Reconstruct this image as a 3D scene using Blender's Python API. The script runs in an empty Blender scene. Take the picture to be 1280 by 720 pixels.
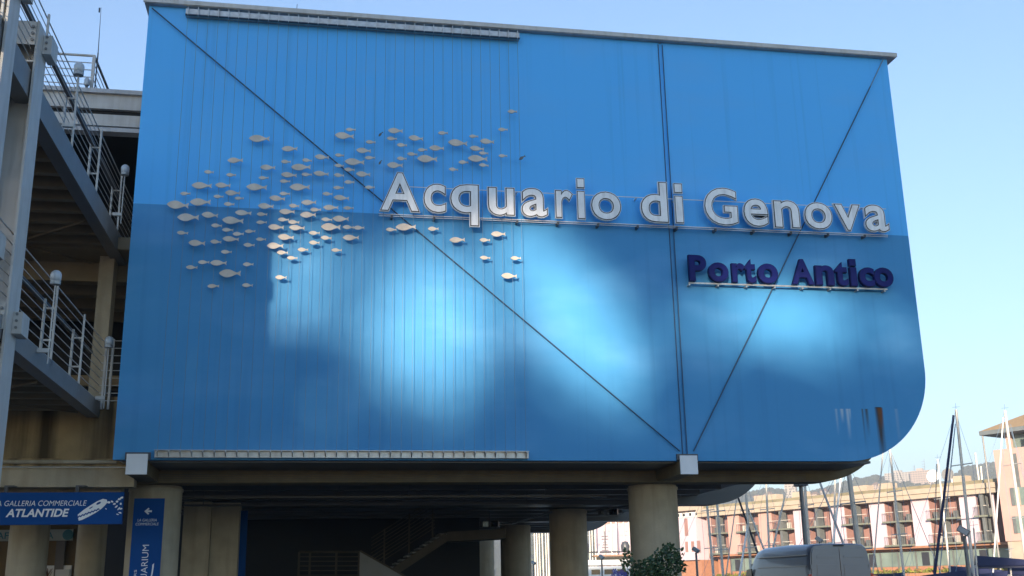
import bpy, bmesh, math, random
import numpy as np
from mathutils import Vector, Matrix
random.seed(7); rng = np.random.default_rng(7)
SC = bpy.context.scene
COL = SC.collection
R = math.radians

# ------------------------------------------------------------------ camera
F_PX, PITCH, ROLL, HEAD = 1340.0, R(15.481), R(-1.0689), R(10.4565)
EYE = np.array([0.0, -20.0, 1.6])
_fw = np.array([math.sin(HEAD)*math.cos(PITCH), math.cos(HEAD)*math.cos(PITCH), math.sin(PITCH)])
_r0 = np.array([math.cos(HEAD), -math.sin(HEAD), 0.0]); _u0 = np.cross(_r0, _fw)
_rt = _r0*math.cos(ROLL) + _u0*math.sin(ROLL); _up = -_r0*math.sin(ROLL) + _u0*math.cos(ROLL)
cd = bpy.data.cameras.new('camera'); cam = bpy.data.objects.new('camera', cd); COL.objects.link(cam)
cd.sensor_width = 36; cd.lens = 36*F_PX/1280; cd.clip_start = 0.1; cd.clip_end = 20000
M = Matrix.Identity(4)
for i in range(3):
    M[i][0], M[i][1], M[i][2], M[i][3] = _rt[i], _up[i], -_fw[i], EYE[i]
cam.matrix_world = M
SC.camera = cam

# ------------------------------------------------------------------ world, sun, exposure
SUN_AZ, SUN_EL = R(23), R(9)        # sun stands behind the viewer, to the left
SUN = np.array([-math.sin(SUN_AZ)*math.cos(SUN_EL), -math.cos(SUN_AZ)*math.cos(SUN_EL), math.sin(SUN_EL)])
w = bpy.data.worlds.new('World'); SC.world = w; w.use_nodes = True
nt = w.node_tree; nt.nodes.clear()
sky = nt.nodes.new('ShaderNodeTexSky'); sky.sky_type = 'NISHITA'; sky.sun_disc = False
sky.sun_elevation = SUN_EL; sky.sun_rotation = R(180+23); sky.altitude = 0
sky.air_density = 1.0; sky.dust_density = 0.4; sky.ozone_density = 3.4
bg = nt.nodes.new('ShaderNodeBackground'); bg.inputs['Strength'].default_value = 0.15
wo = nt.nodes.new('ShaderNodeOutputWorld')
nt.links.new(sky.outputs[0], bg.inputs[0]); nt.links.new(bg.outputs[0], wo.inputs[0])
sl = bpy.data.lights.new('sun', 'SUN'); so = bpy.data.objects.new('sun', sl); COL.objects.link(so)
sl.energy = 5.0; sl.angle = R(1.0); sl.color = (1.0, 0.82, 0.62)
so.rotation_euler = Vector(SUN).to_track_quat('Z', 'Y').to_euler()
so.location = (-20, -60, 40)
SC.view_settings.view_transform = 'Standard'; SC.view_settings.look = 'None'
SC.view_settings.exposure = 1.36; SC.view_settings.gamma = 1.0; SC.view_settings.use_curve_mapping = False
SC.cycles.use_denoising = True
SC.cycles.max_bounces = 8; SC.cycles.diffuse_bounces = 4
SC.cycles.volume_bounces = 0

# ------------------------------------------------------------------ pixel -> world helpers (measuring the photograph)
def ray(px, py):
    return _fw*F_PX + _rt*(px-640) + _up*(360-py)
def at(px, py, Y):
    d = ray(px, py); return EYE + d*(Y-EYE[1])/d[1]
def atX(px, py, X):
    d = ray(px, py); return EYE + d*(X-EYE[0])/d[0]
def atZ(px, py, Z):
    d = ray(px, py); return EYE + d*(Z-EYE[2])/d[2]
def atD(px, py, D):
    d = ray(px, py); return EYE + d*D/np.linalg.norm(d[:2])

# ------------------------------------------------------------------ materials
def mat(name, col, rough=0.6, metal=0.0, var=0.12, scale=3.0, bump=0.0, bscale=40.0, spec=0.5, streak=None, streak_amt=0.0, sscale=(6, 6, .5), coat=0.0):
    m = bpy.data.materials.new(name); m.use_nodes = True
    t = m.node_tree; b = t.nodes['Principled BSDF']
    b.inputs['Roughness'].default_value = rough; b.inputs['Metallic'].default_value = metal
    b.inputs['Specular IOR Level'].default_value = spec
    b.inputs['Coat Weight'].default_value = coat
    g = t.nodes.new('ShaderNodeNewGeometry')
    n = t.nodes.new('ShaderNodeTexNoise'); n.inputs['Scale'].default_value = scale; n.inputs['Detail'].default_value = 5
    t.links.new(g.outputs['Position'], n.inputs['Vector'])
    mx = t.nodes.new('ShaderNodeMix'); mx.data_type = 'RGBA'
    a = [max(0, c*(1-var)) for c in col]; c2 = [min(1, c*(1+var)) for c in col]
    mx.inputs['A'].default_value = (*a, 1); mx.inputs['B'].default_value = (*c2, 1)
    cr = t.nodes.new('ShaderNodeMapRange'); cr.inputs[1].default_value = .3; cr.inputs[2].default_value = .7
    t.links.new(n.outputs['Fac'], cr.inputs[0]); t.links.new(cr.outputs[0], mx.inputs['Factor'])
    out = mx.outputs['Result']
    if streak:
        mp = t.nodes.new('ShaderNodeMapping'); mp.inputs['Scale'].default_value = sscale
        t.links.new(g.outputs['Position'], mp.inputs['Vector'])
        n2 = t.nodes.new('ShaderNodeTexNoise'); n2.inputs['Scale'].default_value = 1; n2.inputs['Detail'].default_value = 6
        t.links.new(mp.outputs[0], n2.inputs['Vector'])
        r2 = t.nodes.new('ShaderNodeMapRange'); r2.inputs[1].default_value = .46; r2.inputs[2].default_value = .68; r2.inputs[4].default_value = streak_amt
        t.links.new(n2.outputs['Fac'], r2.inputs[0])
        m3 = t.nodes.new('ShaderNodeMix'); m3.data_type = 'RGBA'; m3.inputs['B'].default_value = (*streak, 1)
        t.links.new(out, m3.inputs['A']); t.links.new(r2.outputs[0], m3.inputs['Factor']); out = m3.outputs['Result']
    t.links.new(out, b.inputs['Base Color'])
    if bump:
        n3 = t.nodes.new('ShaderNodeTexNoise'); n3.inputs['Scale'].default_value = bscale; n3.inputs['Detail'].default_value = 4
        t.links.new(g.outputs['Position'], n3.inputs['Vector'])
        bp = t.nodes.new('ShaderNodeBump'); bp.inputs['Strength'].default_value = bump; bp.inputs['Distance'].default_value = .02
        t.links.new(n3.outputs['Fac'], bp.inputs['Height']); t.links.new(bp.outputs[0], b.inputs['Normal'])
    m['_out'] = 1
    return m

def blue_material():
    m = mat('blue_painted_wall', (.03, .17, .42), rough=.5, spec=.2, var=.05, scale=.5, bump=.35, bscale=1.3)
    t = m.node_tree; b = t.nodes['Principled BSDF']
    g = t.nodes.new('ShaderNodeNewGeometry'); sp = t.nodes.new('ShaderNodeSeparateXYZ'); t.links.new(g.outputs['Position'], sp.inputs[0])
    def math_(op, a, bb=None, c=None):
        n = t.nodes.new('ShaderNodeMath'); n.operation = op
        for i, v in enumerate((a, bb, c)):
            if v is None: continue
            if isinstance(v, (int, float)): n.inputs[i].default_value = v
            else: t.links.new(v, n.inputs[i])
        return n.outputs[0]
    def mixc(fac, A, B):
        n = t.nodes.new('ShaderNodeMix'); n.data_type = 'RGBA'; t.links.new(fac, n.inputs['Factor'])
        for k, v in (('A', A), ('B', B)):
            if isinstance(v, tuple): n.inputs[k].default_value = (*v, 1)
            else: t.links.new(v, n.inputs[k])
        return n.outputs['Result']
    def noise(sc, detail=4, src=None):
        mp = t.nodes.new('ShaderNodeMapping'); mp.inputs['Scale'].default_value = sc; t.links.new(g.outputs['Position'], mp.inputs['Vector'])
        n = t.nodes.new('ShaderNodeTexNoise'); n.inputs['Scale'].default_value = 1; n.inputs['Detail'].default_value = detail
        t.links.new(mp.outputs[0], n.inputs['Vector']); return n.outputs['Fac']
    x, z = sp.outputs['X'], sp.outputs['Z']
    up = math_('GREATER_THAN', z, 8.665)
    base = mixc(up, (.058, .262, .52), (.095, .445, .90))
    # sun-bleached chalky patches and faint vertical runs
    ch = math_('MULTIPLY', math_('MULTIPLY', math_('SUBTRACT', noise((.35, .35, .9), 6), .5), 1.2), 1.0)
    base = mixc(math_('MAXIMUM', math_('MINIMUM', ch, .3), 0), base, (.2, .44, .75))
    vr = math_('MULTIPLY', math_('MAXIMUM', math_('SUBTRACT', noise((7, 7, .12), 4), .55), 0), .8)
    base = mixc(vr, base, (.02, .10, .25))
    # a paler repainted band near the top left
    # rust and lime runs at the lower right
    def run(xc, wdt, ztop, length, strength, wob=.5):
        nz = noise((30, 30, 1.5), 3)
        dx = math_('DIVIDE', math_('ABSOLUTE', math_('SUBTRACT', x, xc)), wdt)
        side = math_('MAXIMUM', math_('SUBTRACT', 1, dx), 0)
        dz = math_('DIVIDE', math_('SUBTRACT', ztop, z), length)
        ins = math_('MULTIPLY', math_('GREATER_THAN', dz, 0), math_('MAXIMUM', math_('SUBTRACT', 1, dz), 0))
        v = math_('MULTIPLY', math_('MULTIPLY', side, ins), math_('MULTIPLY', math_('ADD', nz, wob), strength))
        return math_('MINIMUM', v, .92)
    P = lambda px, py: at(px, py, 0)
    rx = P(1098, 510)
    base = mixc(run(rx[0], .10, rx[2]+.02, 1.35, 1.7), base, (.045, .028, .012))
    base = mixc(run(rx[0]+.03, .07, rx[2]+.0, .45, 1.8), base, (.16, .055, .015))
    base = mixc(run(rx[0]-.27, .05, rx[2]-.02, .6, 1.0), base, (.05, .05, .03))
    base = mixc(run(rx[0]-.36, .03, rx[2]-.02, .8, .8), base, (.05, .05, .03))
    for pxx, wd, ln, st in ((1052, .05, .30, 1.3), (1059, .05, .65, 1.3), (1062, .025, .25, 1.2), (1045, .04, .55, .8), (1120, .05, .9, .4)):
        q = P(pxx, 511)
        base = mixc(run(q[0], wd, q[2], ln, st), base, (.36, .48, .60))
    t.links.new(base, b.inputs['Base Color'])
    return m

MT = {}
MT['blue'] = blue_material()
MT['roof_metal'] = mat('grey_roof_metal', (.42, .43, .45), rough=.45, var=.1, streak=(.2, .19, .18), streak_amt=.4)
MT['pale_steel'] = mat('pale_painted_steel', (.49, .48, .46), rough=.45, var=.08, streak=(.32, .29, .24), streak_amt=.35, sscale=(9, 9, .8))
MT['mid_steel'] = mat('grey_painted_steel', (.19, .19, .19), rough=.45, var=.08, streak=(.2, .19, .18), streak_amt=.35)
MT['galv'] = mat('galvanised_steel', (.45, .45, .44), rough=.4, metal=.6, var=.15, scale=12, streak=(.3, .2, .13), streak_amt=.3)
MT['dark_metal'] = mat('dark_grey_metal', (.06, .065, .075), rough=.4, var=.1)
MT['rod'] = mat('blue_black_rod', (.02, .055, .11), rough=.5)
MT['cable'] = mat('steel_cable', (.14, .22, .32), rough=.6, metal=.0)
MT['fish'] = mat('brushed_fish_metal', (.60, .53, .45), rough=.7, metal=0.0, var=.14, scale=5, bump=.05)
MT['fish_dark'] = mat('dark_fish_metal', (.10, .11, .12), rough=.5)  # darker grey metal of the tilted fish
MT['letter_side'] = mat('letter_return', (.70, .71, .72), rough=.45, var=.06)
MT['letter_gap'] = mat('letter_gap', (.02, .02, .022), rough=.6)
MT['letter_face'] = mat('letter_acrylic', (.80, .80, .80), rough=.35, var=.07, scale=4, streak=(.5, .5, .5), streak_amt=.4, sscale=(14, 14, 2))
MT['navy'] = mat('navy_letter', (.006, .011, .080), rough=.6, spec=.15, var=.15)
MT['navy_face'] = mat('navy_letter_face', (.008, .013, .11), rough=.6, spec=.15, var=.2)
MT['concrete'] = mat('beige_concrete', (.42, .36, .26), rough=.85, var=.12, scale=2.5, bump=.25, bscale=30, streak=(.26, .21, .14), streak_amt=.45, sscale=(5, 5, .5))
MT['stained'] = mat('stained_concrete', (.36, .26, .13), rough=.85, var=.25, scale=1.6, bump=.25, bscale=25, streak=(.045, .03, .012), streak_amt=.95, sscale=(2.6, 2.6, .18))
MT['ochre_beam'] = mat('ochre_beam', (.16, .12, .06), rough=.7, var=.15, scale=4, streak=(.14, .10, .05), streak_amt=.5)
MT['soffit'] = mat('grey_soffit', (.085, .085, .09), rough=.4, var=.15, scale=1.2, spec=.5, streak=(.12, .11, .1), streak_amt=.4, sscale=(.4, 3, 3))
MT['white_box'] = mat('white_end_cap', (.68, .69, .70), rough=.5, var=.05)
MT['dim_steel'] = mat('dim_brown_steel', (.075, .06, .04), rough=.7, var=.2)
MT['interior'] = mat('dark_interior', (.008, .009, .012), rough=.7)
MT['dark_glass'] = mat('dark_glass', (.012, .016, .024), rough=.08, spec=.6)
MT['deck'] = mat('rusty_deck', (.16, .075, .035), rough=.85, var=.3, scale=2)
MT['joist'] = mat('beige_joist', (.24, .19, .12), rough=.7, var=.12)
MT['sign_blue'] = mat('blue_sign', (.005, .062, .24), rough=.6, spec=.12, var=.05)
MT['sign_white'] = mat('white_print', (.80, .80, .80), rough=.5, var=.03)
MT['sign_grey'] = mat('pale_cafe_board', (.34, .37, .34), rough=.5)
MT['sign_teal'] = mat('teal_print', (.03, .16, .20), rough=.5)
MT['brown_wall'] = mat('brown_shop_wall', (.13, .085, .035), rough=.7)
MT['globe'] = mat('frosted_globe', (.42, .46, .50), rough=.3, metal=.1, var=.05)
MT['bulb'] = mat('lamp_socket', (.3, .31, .32), rough=.4, metal=.5)
MT['ground'] = mat('paving', (.10, .10, .10), rough=.85, var=.15, scale=1.5, bump=.2)
MT['water'] = mat('harbour_water', (.02, .05, .06), rough=.08, var=.2, bump=.4, bscale=1.5)
MT['pink'] = mat('pink_render', (.50, .31, .27), rough=.85, var=.05, scale=.6)
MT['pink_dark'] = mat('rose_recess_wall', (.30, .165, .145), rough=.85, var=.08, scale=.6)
MT['lilac'] = mat('pale_lilac_panel', (.56, .45, .50), rough=.7, var=.04, scale=.7)
MT['cream'] = mat('cream_stone', (.41, .34, .265), rough=.8, var=.08, scale=.8)
MT['olive_roof'] = mat('olive_roofing', (.23, .20, .13), rough=.9, var=.2, scale=.7)
MT['slate'] = mat('slate_roof', (.13, .15, .16), rough=.6, var=.15, scale=.8)
MT['tan_roof'] = mat('tan_roof_tiles', (.32, .22, .12), rough=.8, var=.1)
MT['balc'] = mat('greenish_grey_slab', (.17, .18, .14), rough=.7, var=.1)
MT['fin'] = mat('grey_fin', (.13, .14, .14), rough=.5)
MT['rail_pale'] = mat('pale_rail', (.55, .5, .44), rough=.5)
MT['hotel_glass'] = mat('hotel_window_glass', (.03, .03, .04), rough=.15)
MT['shop_glass'] = mat('greenish_shop_glass', (.16, .21, .19), rough=.15, var=.25, scale=.5)
MT['salmon'] = mat('salmon_plinth', (.36, .17, .10), rough=.8)
MT['mast'] = mat('anodised_mast', (.50, .47, .42), rough=.4, metal=.1, var=.05)
MT['mast_grey'] = mat('grey_mast', (.30, .32, .34), rough=.4, metal=.2)
MT['navy_canvas'] = mat('navy_canvas', (.012, .017, .06), rough=.8)
MT['black_canvas'] = mat('black_canvas', (.015, .016, .022), rough=.8)
MT['hull_white'] = mat('white_gelcoat', (.75, .75, .74), rough=.2, var=.03)
MT['boat_window'] = mat('tinted_boat_window', (.02, .025, .03), rough=.1)
MT['van'] = mat('silver_van_paint', (.135, .15, .195), rough=.33, metal=.5, var=.03, coat=.4)
MT['van_dark'] = mat('black_plastic', (.02, .02, .022), rough=.6)
MT['van_glass'] = mat('van_glass', (.02, .025, .025), rough=.05)
MT['tail'] = mat('red_tail_lamp', (.35, .02, .02), rough=.2)
MT['tyre'] = mat('rubber', (.02, .02, .02), rough=.85)
MT['rim'] = mat('steel_rim', (.4, .4, .42), rough=.35, metal=.7)
MT['leaf'] = mat('glossy_leaf', (.035, .075, .025), rough=.45, var=.45, scale=9)
MT['leaf_tree'] = mat('shade_tree_leaf', (.05, .09, .03), rough=.6, var=.3)
MT['bark'] = mat('bark', (.11, .085, .06), rough=.9, var=.2, bump=.4)
MT['flower'] = mat('violet_flower', (.06, .06, .30), rough=.6)
MT['terracotta'] = mat('terracotta', (.34, .15, .08), rough=.8)
MT['hill'] = mat('wooded_hillside', (.045, .055, .03), rough=.95, var=.5, scale=.03)
MT['far_wall'] = mat('far_pale_wall', (.52, .46, .40), rough=.85, var=.05, scale=.02)
MT['far_pink'] = mat('far_pink_wall', (.56, .42, .34), rough=.85, var=.05, scale=.02)
MT['far_window'] = mat('far_window_band', (.17, .16, .15), rough=.5)
MT['far_roof'] = mat('far_roof', (.32, .20, .14), rough=.85)
MT['hedge'] = mat('quay_planting', (.16, .17, .03), rough=.8, var=.5, scale=1.5)

# ------------------------------------------------------------------ mesh builder
ORG = {}
class MB:
    def __init__(s): s.v = []; s.f = []
    def add(s, vs, fs):
        o = len(s.v); s.v += [tuple(map(float, p)) for p in vs]; s.f += [tuple(i+o for i in f) for f in fs]; return s
    def box(s, a, b):
        x0, y0, z0 = [min(a[i], b[i]) for i in range(3)]; x1, y1, z1 = [max(a[i], b[i]) for i in range(3)]
        return s.add([(x0,y0,z0),(x1,y0,z0),(x1,y1,z0),(x0,y1,z0),(x0,y0,z1),(x1,y0,z1),(x1,y1,z1),(x0,y1,z1)],
                     [(0,3,2,1),(4,5,6,7),(0,1,5,4),(1,2,6,5),(2,3,7,6),(3,0,4,7)])
    def obox(s, o, ex, ey, ez, a, b):      # box in a local frame
        c = [(x, y, z) for z in (a[2], b[2]) for (x, y) in ((a[0], a[1]), (b[0], a[1]), (b[0], b[1]), (a[0], b[1]))]
        o, ex, ey, ez = map(np.array, (o, ex, ey, ez))
        return s.add([o+ex*p[0]+ey*p[1]+ez*p[2] for p in c], [(0,3,2,1),(4,5,6,7),(0,1,5,4),(1,2,6,5),(2,3,7,6),(3,0,4,7)])
    def bar(s, p, q, w, h=None, up=(0, 0, 1)):
        h = h or w; p = np.array(p, float); q = np.array(q, float); d = q-p; L = np.linalg.norm(d); d = d/L
        up = np.array(up, float)
        if abs(d@up) > .98: up = np.array([0, 1., 0])
        e = np.cross(d, up); e /= np.linalg.norm(e); u = np.cross(e, d)
        return s.obox(p, d, e, u, (0, -w/2, -h/2), (L, w/2, h/2))
    def tube(s, p, q, r0, r1=None, n=8, caps=True):
        r1 = r0 if r1 is None else r1; p = np.array(p, float); q = np.array(q, float); d = q-p; d = d/np.linalg.norm(d)
        a = np.array([0, 0, 1.]) if abs(d[2]) < .9 else np.array([1., 0, 0]); e = np.cross(d, a); e /= np.linalg.norm(e); u = np.cross(d, e)
        vs = []
        for c, r in ((p, r0), (q, r1)):
            for i in range(n):
                t = 2*math.pi*i/n; vs.append(c+(e*math.cos(t)+u*math.sin(t))*r)
        fs = [(i, (i+1) % n, n+(i+1) % n, n+i) for i in range(n)]
        if caps: fs += [tuple(range(n-1, -1, -1)), tuple(range(n, 2*n))]
        return s.add(vs, fs)
    def path(s, pts, r, n=8):
        for a, b in zip(pts[:-1], pts[1:]): s.tube(a, b, r, r, n)
        return s
    def lathe(s, c, prof, n=20):           # prof = [(r, z)...]
        vs = [(c[0]+r*math.cos(2*math.pi*i/n), c[1]+r*math.sin(2*math.pi*i/n), c[2]+z) for r, z in prof for i in range(n)]
        fs = [(k*n+i, k*n+(i+1) % n, (k+1)*n+(i+1) % n, (k+1)*n+i) for k in range(len(prof)-1) for i in range(n)]
        fs += [tuple(range(n-1, -1, -1)), tuple(range((len(prof)-1)*n, len(prof)*n))]
        return s.add(vs, fs)
    def prism(s, poly, o, ex, ez, ey, d0, d1):   # 2D polygon (a,b) -> o+ex*a+ez*b, extruded along ey from d0 to d1
        o, ex, ey, ez = map(lambda q: np.array(q, float), (o, ex, ey, ez)); n = len(poly)
        vs = [o+ex*a+ez*b+ey*d0 for a, b in poly]+[o+ex*a+ez*b+ey*d1 for a, b in poly]
        return s.add(vs, [tuple(range(n)), tuple(range(2*n-1, n-1, -1))]+[(i, n+i, n+(i+1) % n, (i+1) % n) for i in range(n)])
    def build(s, name, m, parent=None, loc=None, smooth=False, bevel=0, tri=False):
        org = ORG[parent] if parent else np.array(loc if loc is not None else (0, 0, 0), float)
        me = bpy.data.meshes.new(name)
        me.from_pydata([tuple(np.array(p)-org) for p in s.v], [], s.f); me.update()
        bm = bmesh.new(); bm.from_mesh(me); bmesh.ops.recalc_face_normals(bm, faces=bm.faces)
        if bevel: bmesh.ops.bevel(bm, geom=[e for e in bm.edges], offset=bevel, segments=2, affect='EDGES', profile=.6, clamp_overlap=True)
        bm.to_mesh(me); bm.free()
        if isinstance(m, str): m = MT[m]
        me.materials.append(m)
        if smooth:
            for p in me.polygons: p.use_smooth = True
            try: me.set_sharp_from_angle(angle=R(40))
            except Exception: pass
        o = bpy.data.objects.new(name, me); COL.objects.link(o)
        if parent: o.parent = parent
        else: o.location = org
        ORG[o] = org
        return o
def thing(name, loc, label, cat, group=None):
    o = bpy.data.objects.new(name, None); COL.objects.link(o); o.location = tuple(map(float, loc)); o.empty_display_size = .2
    ORG[o] = np.array(loc, float); tag(o, label, cat, group); return o
def tag(o, label, cat, group=None):
    o['label'] = label; o['category'] = cat
    if group: o['group'] = group
    return o
def struct(o): o['kind'] = 'structure'; return o
def share(src, name, parent, loc, rot=None, scale=None):    # another piece with the same mesh data; loc is a world point
    o = bpy.data.objects.new(name, src.data); COL.objects.link(o)
    if parent: o.parent = parent; o.location = tuple(np.array(loc)-ORG[parent])
    else: o.location = tuple(map(float, loc))
    if rot: o.rotation_euler = rot
    if scale: o.scale = scale
    ORG[o] = np.array(loc, float) if not parent else ORG[parent]
    return o
ORD = ['first','second','third','fourth','fifth','sixth','seventh','eighth','ninth','tenth','eleventh','twelfth','thirteenth','fourteenth','fifteenth','sixteenth','seventeenth','eighteenth','nineteenth','twentieth']
def ordn(i):
    if i <= 20: return ORD[i-1]
    return {2: 'twenty', 3: 'thirty', 4: 'forty'}[i//10]+'-'+ORD[i % 10-1] if i % 10 else {3: 'thirtieth', 4: 'fortieth'}[i//10]

# ================================================================== GROUND, WATER
b = MB(); b.box((-160, -160, -.35), (40, 24, 0)); struct(b.build('quay_pavement', 'ground'))
b = MB(); b.add([(-4000, -4000, -1.3), (4000, -4000, -1.3), (4000, 4000, -1.3), (-4000, 4000, -1.3)], [(0, 1, 2, 3)]); struct(b.build('water', 'water'))
b = MB(); b.box((-160, 23.6, -1.6), (40, 24.2, .12)); struct(b.build('quay_kerb', 'concrete'))
b = MB(); b.box((42, 86, -1.6), (108, 168, .2)); struct(b.build('far_quay', 'ground'))

# ================================================================== AQUARIUM BUILDING
XL, XR, ZB, ZT, XD = -3.54, 12.36, 3.86, 12.84, 7.04
aq = thing('aquarium_building', (4.4, 8, 0), 'large blue-walled harbour building with a rounded lower corner, raised on concrete columns', 'building')
PTH = .14
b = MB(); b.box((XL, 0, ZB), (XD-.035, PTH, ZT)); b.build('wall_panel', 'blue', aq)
rad = 1.9; poly = [(XD+.035, ZT), (XD+.035, ZB)]
for i in range(0, 25):
    t = -math.pi/2+math.pi/2*i/24; poly.append((XR-rad+rad*math.cos(t), ZB+rad+rad*math.sin(t)))
poly.append((XR, ZT))
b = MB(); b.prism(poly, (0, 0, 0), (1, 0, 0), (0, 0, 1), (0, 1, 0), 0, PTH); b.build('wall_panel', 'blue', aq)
b = MB(); b.box((XD-.034, .02, ZB), (XD+.034, PTH, ZT-.01)); b.build('joint_strip', 'blue', aq)
for dx in (-.045, .05):
    b = MB(); b.tube((XD+dx, -.012, ZB+.02), (XD+dx, -.012, ZT-.05), .009); b.build('seam_pipe', 'rod', aq)
# body behind the panel
b = MB(); b.box((XL+.05, PTH+.003, ZB+.02), (XR-2.2, 24, ZT-.02)); b.build('building_body', 'roof_metal', aq)
# roof slab with fascia
rf = MB(); rf.box((XL-.08, -.10, ZT+.003), (XR+.17, 6.5, ZT+.095)); rf = rf.build('roof_slab', 'roof_metal', aq)
b = MB(); b.box((XL-.1, -.125, ZT+.015), (XR+.19, -.102, ZT+.11)); b.build('roof_flashing', 'pale_steel', rf)
for px, h in ((368, .35), (305, .25), (720, .2), (655, .12)):
    q = at(px, 20, 1.0); b = MB(); b.tube((q[0], 1, ZT+.09), (q[0]+.05, 1, ZT+.5+h), .006); b.build('aerial_rod', 'dark_metal', rf)
# bracing rods
for (p, q) in (((190, 10), (850, 564)), ((1088, 108), (867, 564))):
    A = at(*p, -.05); B = at(*q, -.05); b = MB(); b.tube(A, B, .013); b.build('bracing_rod', 'rod', aq)
A = at(1088, 108, -.05); B = at(1104, 74, -.05); b = MB(); b.tube(A, B, .012); b.build('bracing_rod', 'cable', aq)
# main beams under the wall with their white end caps
for (x0, x1), Y1 in (((-3.29, -2.93), 2.2), ((6.90, 7.25), 2.2)):
    b = MB(); b.box((x0+.01, -.08, 3.60), (x1-.01, Y1, 3.855)); bm_ = b.build('cross_beam', 'ochre_beam', aq)
    b = MB(); b.box((x0, -.12, 3.59), (x1, -.083, 3.95)); b.build('end_cap', 'white_box', bm_, bevel=.006)
    b = MB(); b.box((x0-.035, -.06, 3.862), (x1+.035, -.003, 3.985)); b.build('shoe_plate', 'dark_metal', bm_)
# soffit in bays, each bay a metal trough with a rounded end to the right
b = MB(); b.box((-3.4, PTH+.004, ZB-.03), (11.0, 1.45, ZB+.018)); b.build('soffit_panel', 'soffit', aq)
def edge_beam(y0, y1, m):
    r = 1.8; xf = 10.5; zb = 3.59; poly = [(-3.4, ZB-.034), (-3.4, zb)]
    for i in range(0, 17):
        t = -math.pi/2+math.pi*.27*i/16; poly.append((xf+r*math.cos(t), zb+r+r*math.sin(t)))
    poly.append((xf, ZB+.6)); poly.append((xf-.4, ZB-.034))
    b = MB(); b.prism(poly, (0, 0, 0), (1, 0, 0), (0, 0, 1), (0, 1, 0), y0, y1); return b.build('edge_beam', m, aq)
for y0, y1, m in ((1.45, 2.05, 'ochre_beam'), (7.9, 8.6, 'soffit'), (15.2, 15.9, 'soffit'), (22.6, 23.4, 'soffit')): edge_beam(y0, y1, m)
prev = 2.05
for y1 in (7.9, 15.2, 22.6):
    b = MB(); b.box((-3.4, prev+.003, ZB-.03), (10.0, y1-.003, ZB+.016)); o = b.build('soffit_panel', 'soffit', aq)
    for k in range(4):
        yy = prev+(k+.6)*(y1-prev)/4; b = MB(); b.box((-3.3, yy-.09, ZB-.17), (9.4, yy+.09, ZB-.032)); b.build('soffit_rib', 'soffit', o)
    prev = y1+.7
# grooves on the first beam
for z in (3.62, 3.66, 3.70, 3.74):
    b = MB(); b.box((-3.3, 1.437, z), (10.2, 1.449, z+.008)); b.build('beam_groove', 'dark_metal', aq)
# concrete columns
def column(x, y, r, h, m='concrete'):
    b = MB(); b.lathe((x, y, 0), [(r, 0), (r, h-.1), (r*1.035, h-.098), (r*1.035, h-.04), (r*.98, h-.035), (r*.98, h)], 28)
    return b.build('column', m, aq, smooth=True)
for x, y, r, h in ((7.08, 2.3, .52, 3.585), (7.08, 10.3, .53, 3.63), (7.08, 18.6, .54, 3.64), (6.95, 25.5, .48, 3.75), (-3.08, 2.3, .50, 3.585)):
    column(x, y, r, h)
# service conduits and hangers under the soffit near the columns
for (p, q) in (((225, 640), (300, 668)), ((225, 632), (292, 662)), ((640, 655), (690, 640)), ((735, 640), (786, 632))):
    A = atZ(*p, 3.55); B = atZ(*q, 3.52)
    b = MB(); b.tube(A, B, .03); b.build('conduit', 'dark_metal', aq)
# cable tray and lamps under the ceiling
for y in (3.4, 5.6):
    b = MB(); b.box((-3.0, y, 3.45), (6.4, y+.16, 3.49)); tr = b.build('cable_tray', 'dark_metal', aq)
    for x in np.arange(-2.5, 6.4, 1.5):
        b = MB(); b.box((x-.01, y+.07, 3.49), (x+.01, y+.09, 3.83)); b.build('tray_hanger', 'dark_metal', tr)
for k, (px, py, Y, lab) in enumerate(((206, 641, 3.4, 'dim floodlight cluster under the ceiling beside the left column'), (612, 655, 12.0, 'dim floodlight cluster under the ceiling beside the middle columns'), (760, 640, 9.4, 'dim floodlight cluster under the ceiling left of the right column'))):
    q = at(px, py, Y); t = thing('ceiling_floodlight', (q[0], Y, q[2]), lab, 'floodlight', 'floodlights under the building')
    b = MB(); b.tube(q, (q[0], Y, 3.83), .02); b.build('stem', 'dark_metal', t)
    for sx in (-1, 1):
        b = MB(); b.obox(q+np.array([sx*.16, 0, 0]), (math.cos(.5*sx), -math.sin(.5*sx), 0), (math.sin(.5*sx), math.cos(.5*sx), 0), (0, 0, 1), (-.12, -.06, -.09), (.12, .06, .09)); h = b.build('lamp_head', 'dark_metal', t, bevel=.012)
        b = MB(); b.obox(q+np.array([sx*.16, -.002, 0]), (math.cos(.5*sx), -math.sin(.5*sx), 0), (math.sin(.5*sx), math.cos(.5*sx), 0), (0, 0, 1), (-.1, -.066, -.075), (.1, -.061, .075)); b.build('lens', 'dark_glass', h)
    b = MB(); b.bar(q+np.array([-.16, 0, 0]), q+np.array([.16, 0, 0]), .03); b.build('yoke', 'dark_metal', t)
# rear walls of the undercroft
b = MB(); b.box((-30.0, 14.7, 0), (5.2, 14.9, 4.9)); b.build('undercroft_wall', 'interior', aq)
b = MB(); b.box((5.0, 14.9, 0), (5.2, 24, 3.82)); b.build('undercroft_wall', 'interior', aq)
p0 = at(226, 700, 6.5); p1 = at(296, 700, 6.5)
b = MB(); b.box((p0[0], 6.5, 0), ((p0[0]+p1[0])/2-.01, 7.4, 3.62)); b.build('pier', 'concrete', aq)
b = MB(); b.box(((p0[0]+p1[0])/2, 6.62, 0), (p1[0], 7.3, 3.60)); b.build('pier', 'concrete', aq)
p0 = at(298, 700, 7.2); p1 = at(307, 700, 7.2)
b = MB(); b.box((p0[0], 7.15, 0), (p1[0], 7.3, 3.45)); b.build('blue_post', 'sign_blue', aq)

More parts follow.
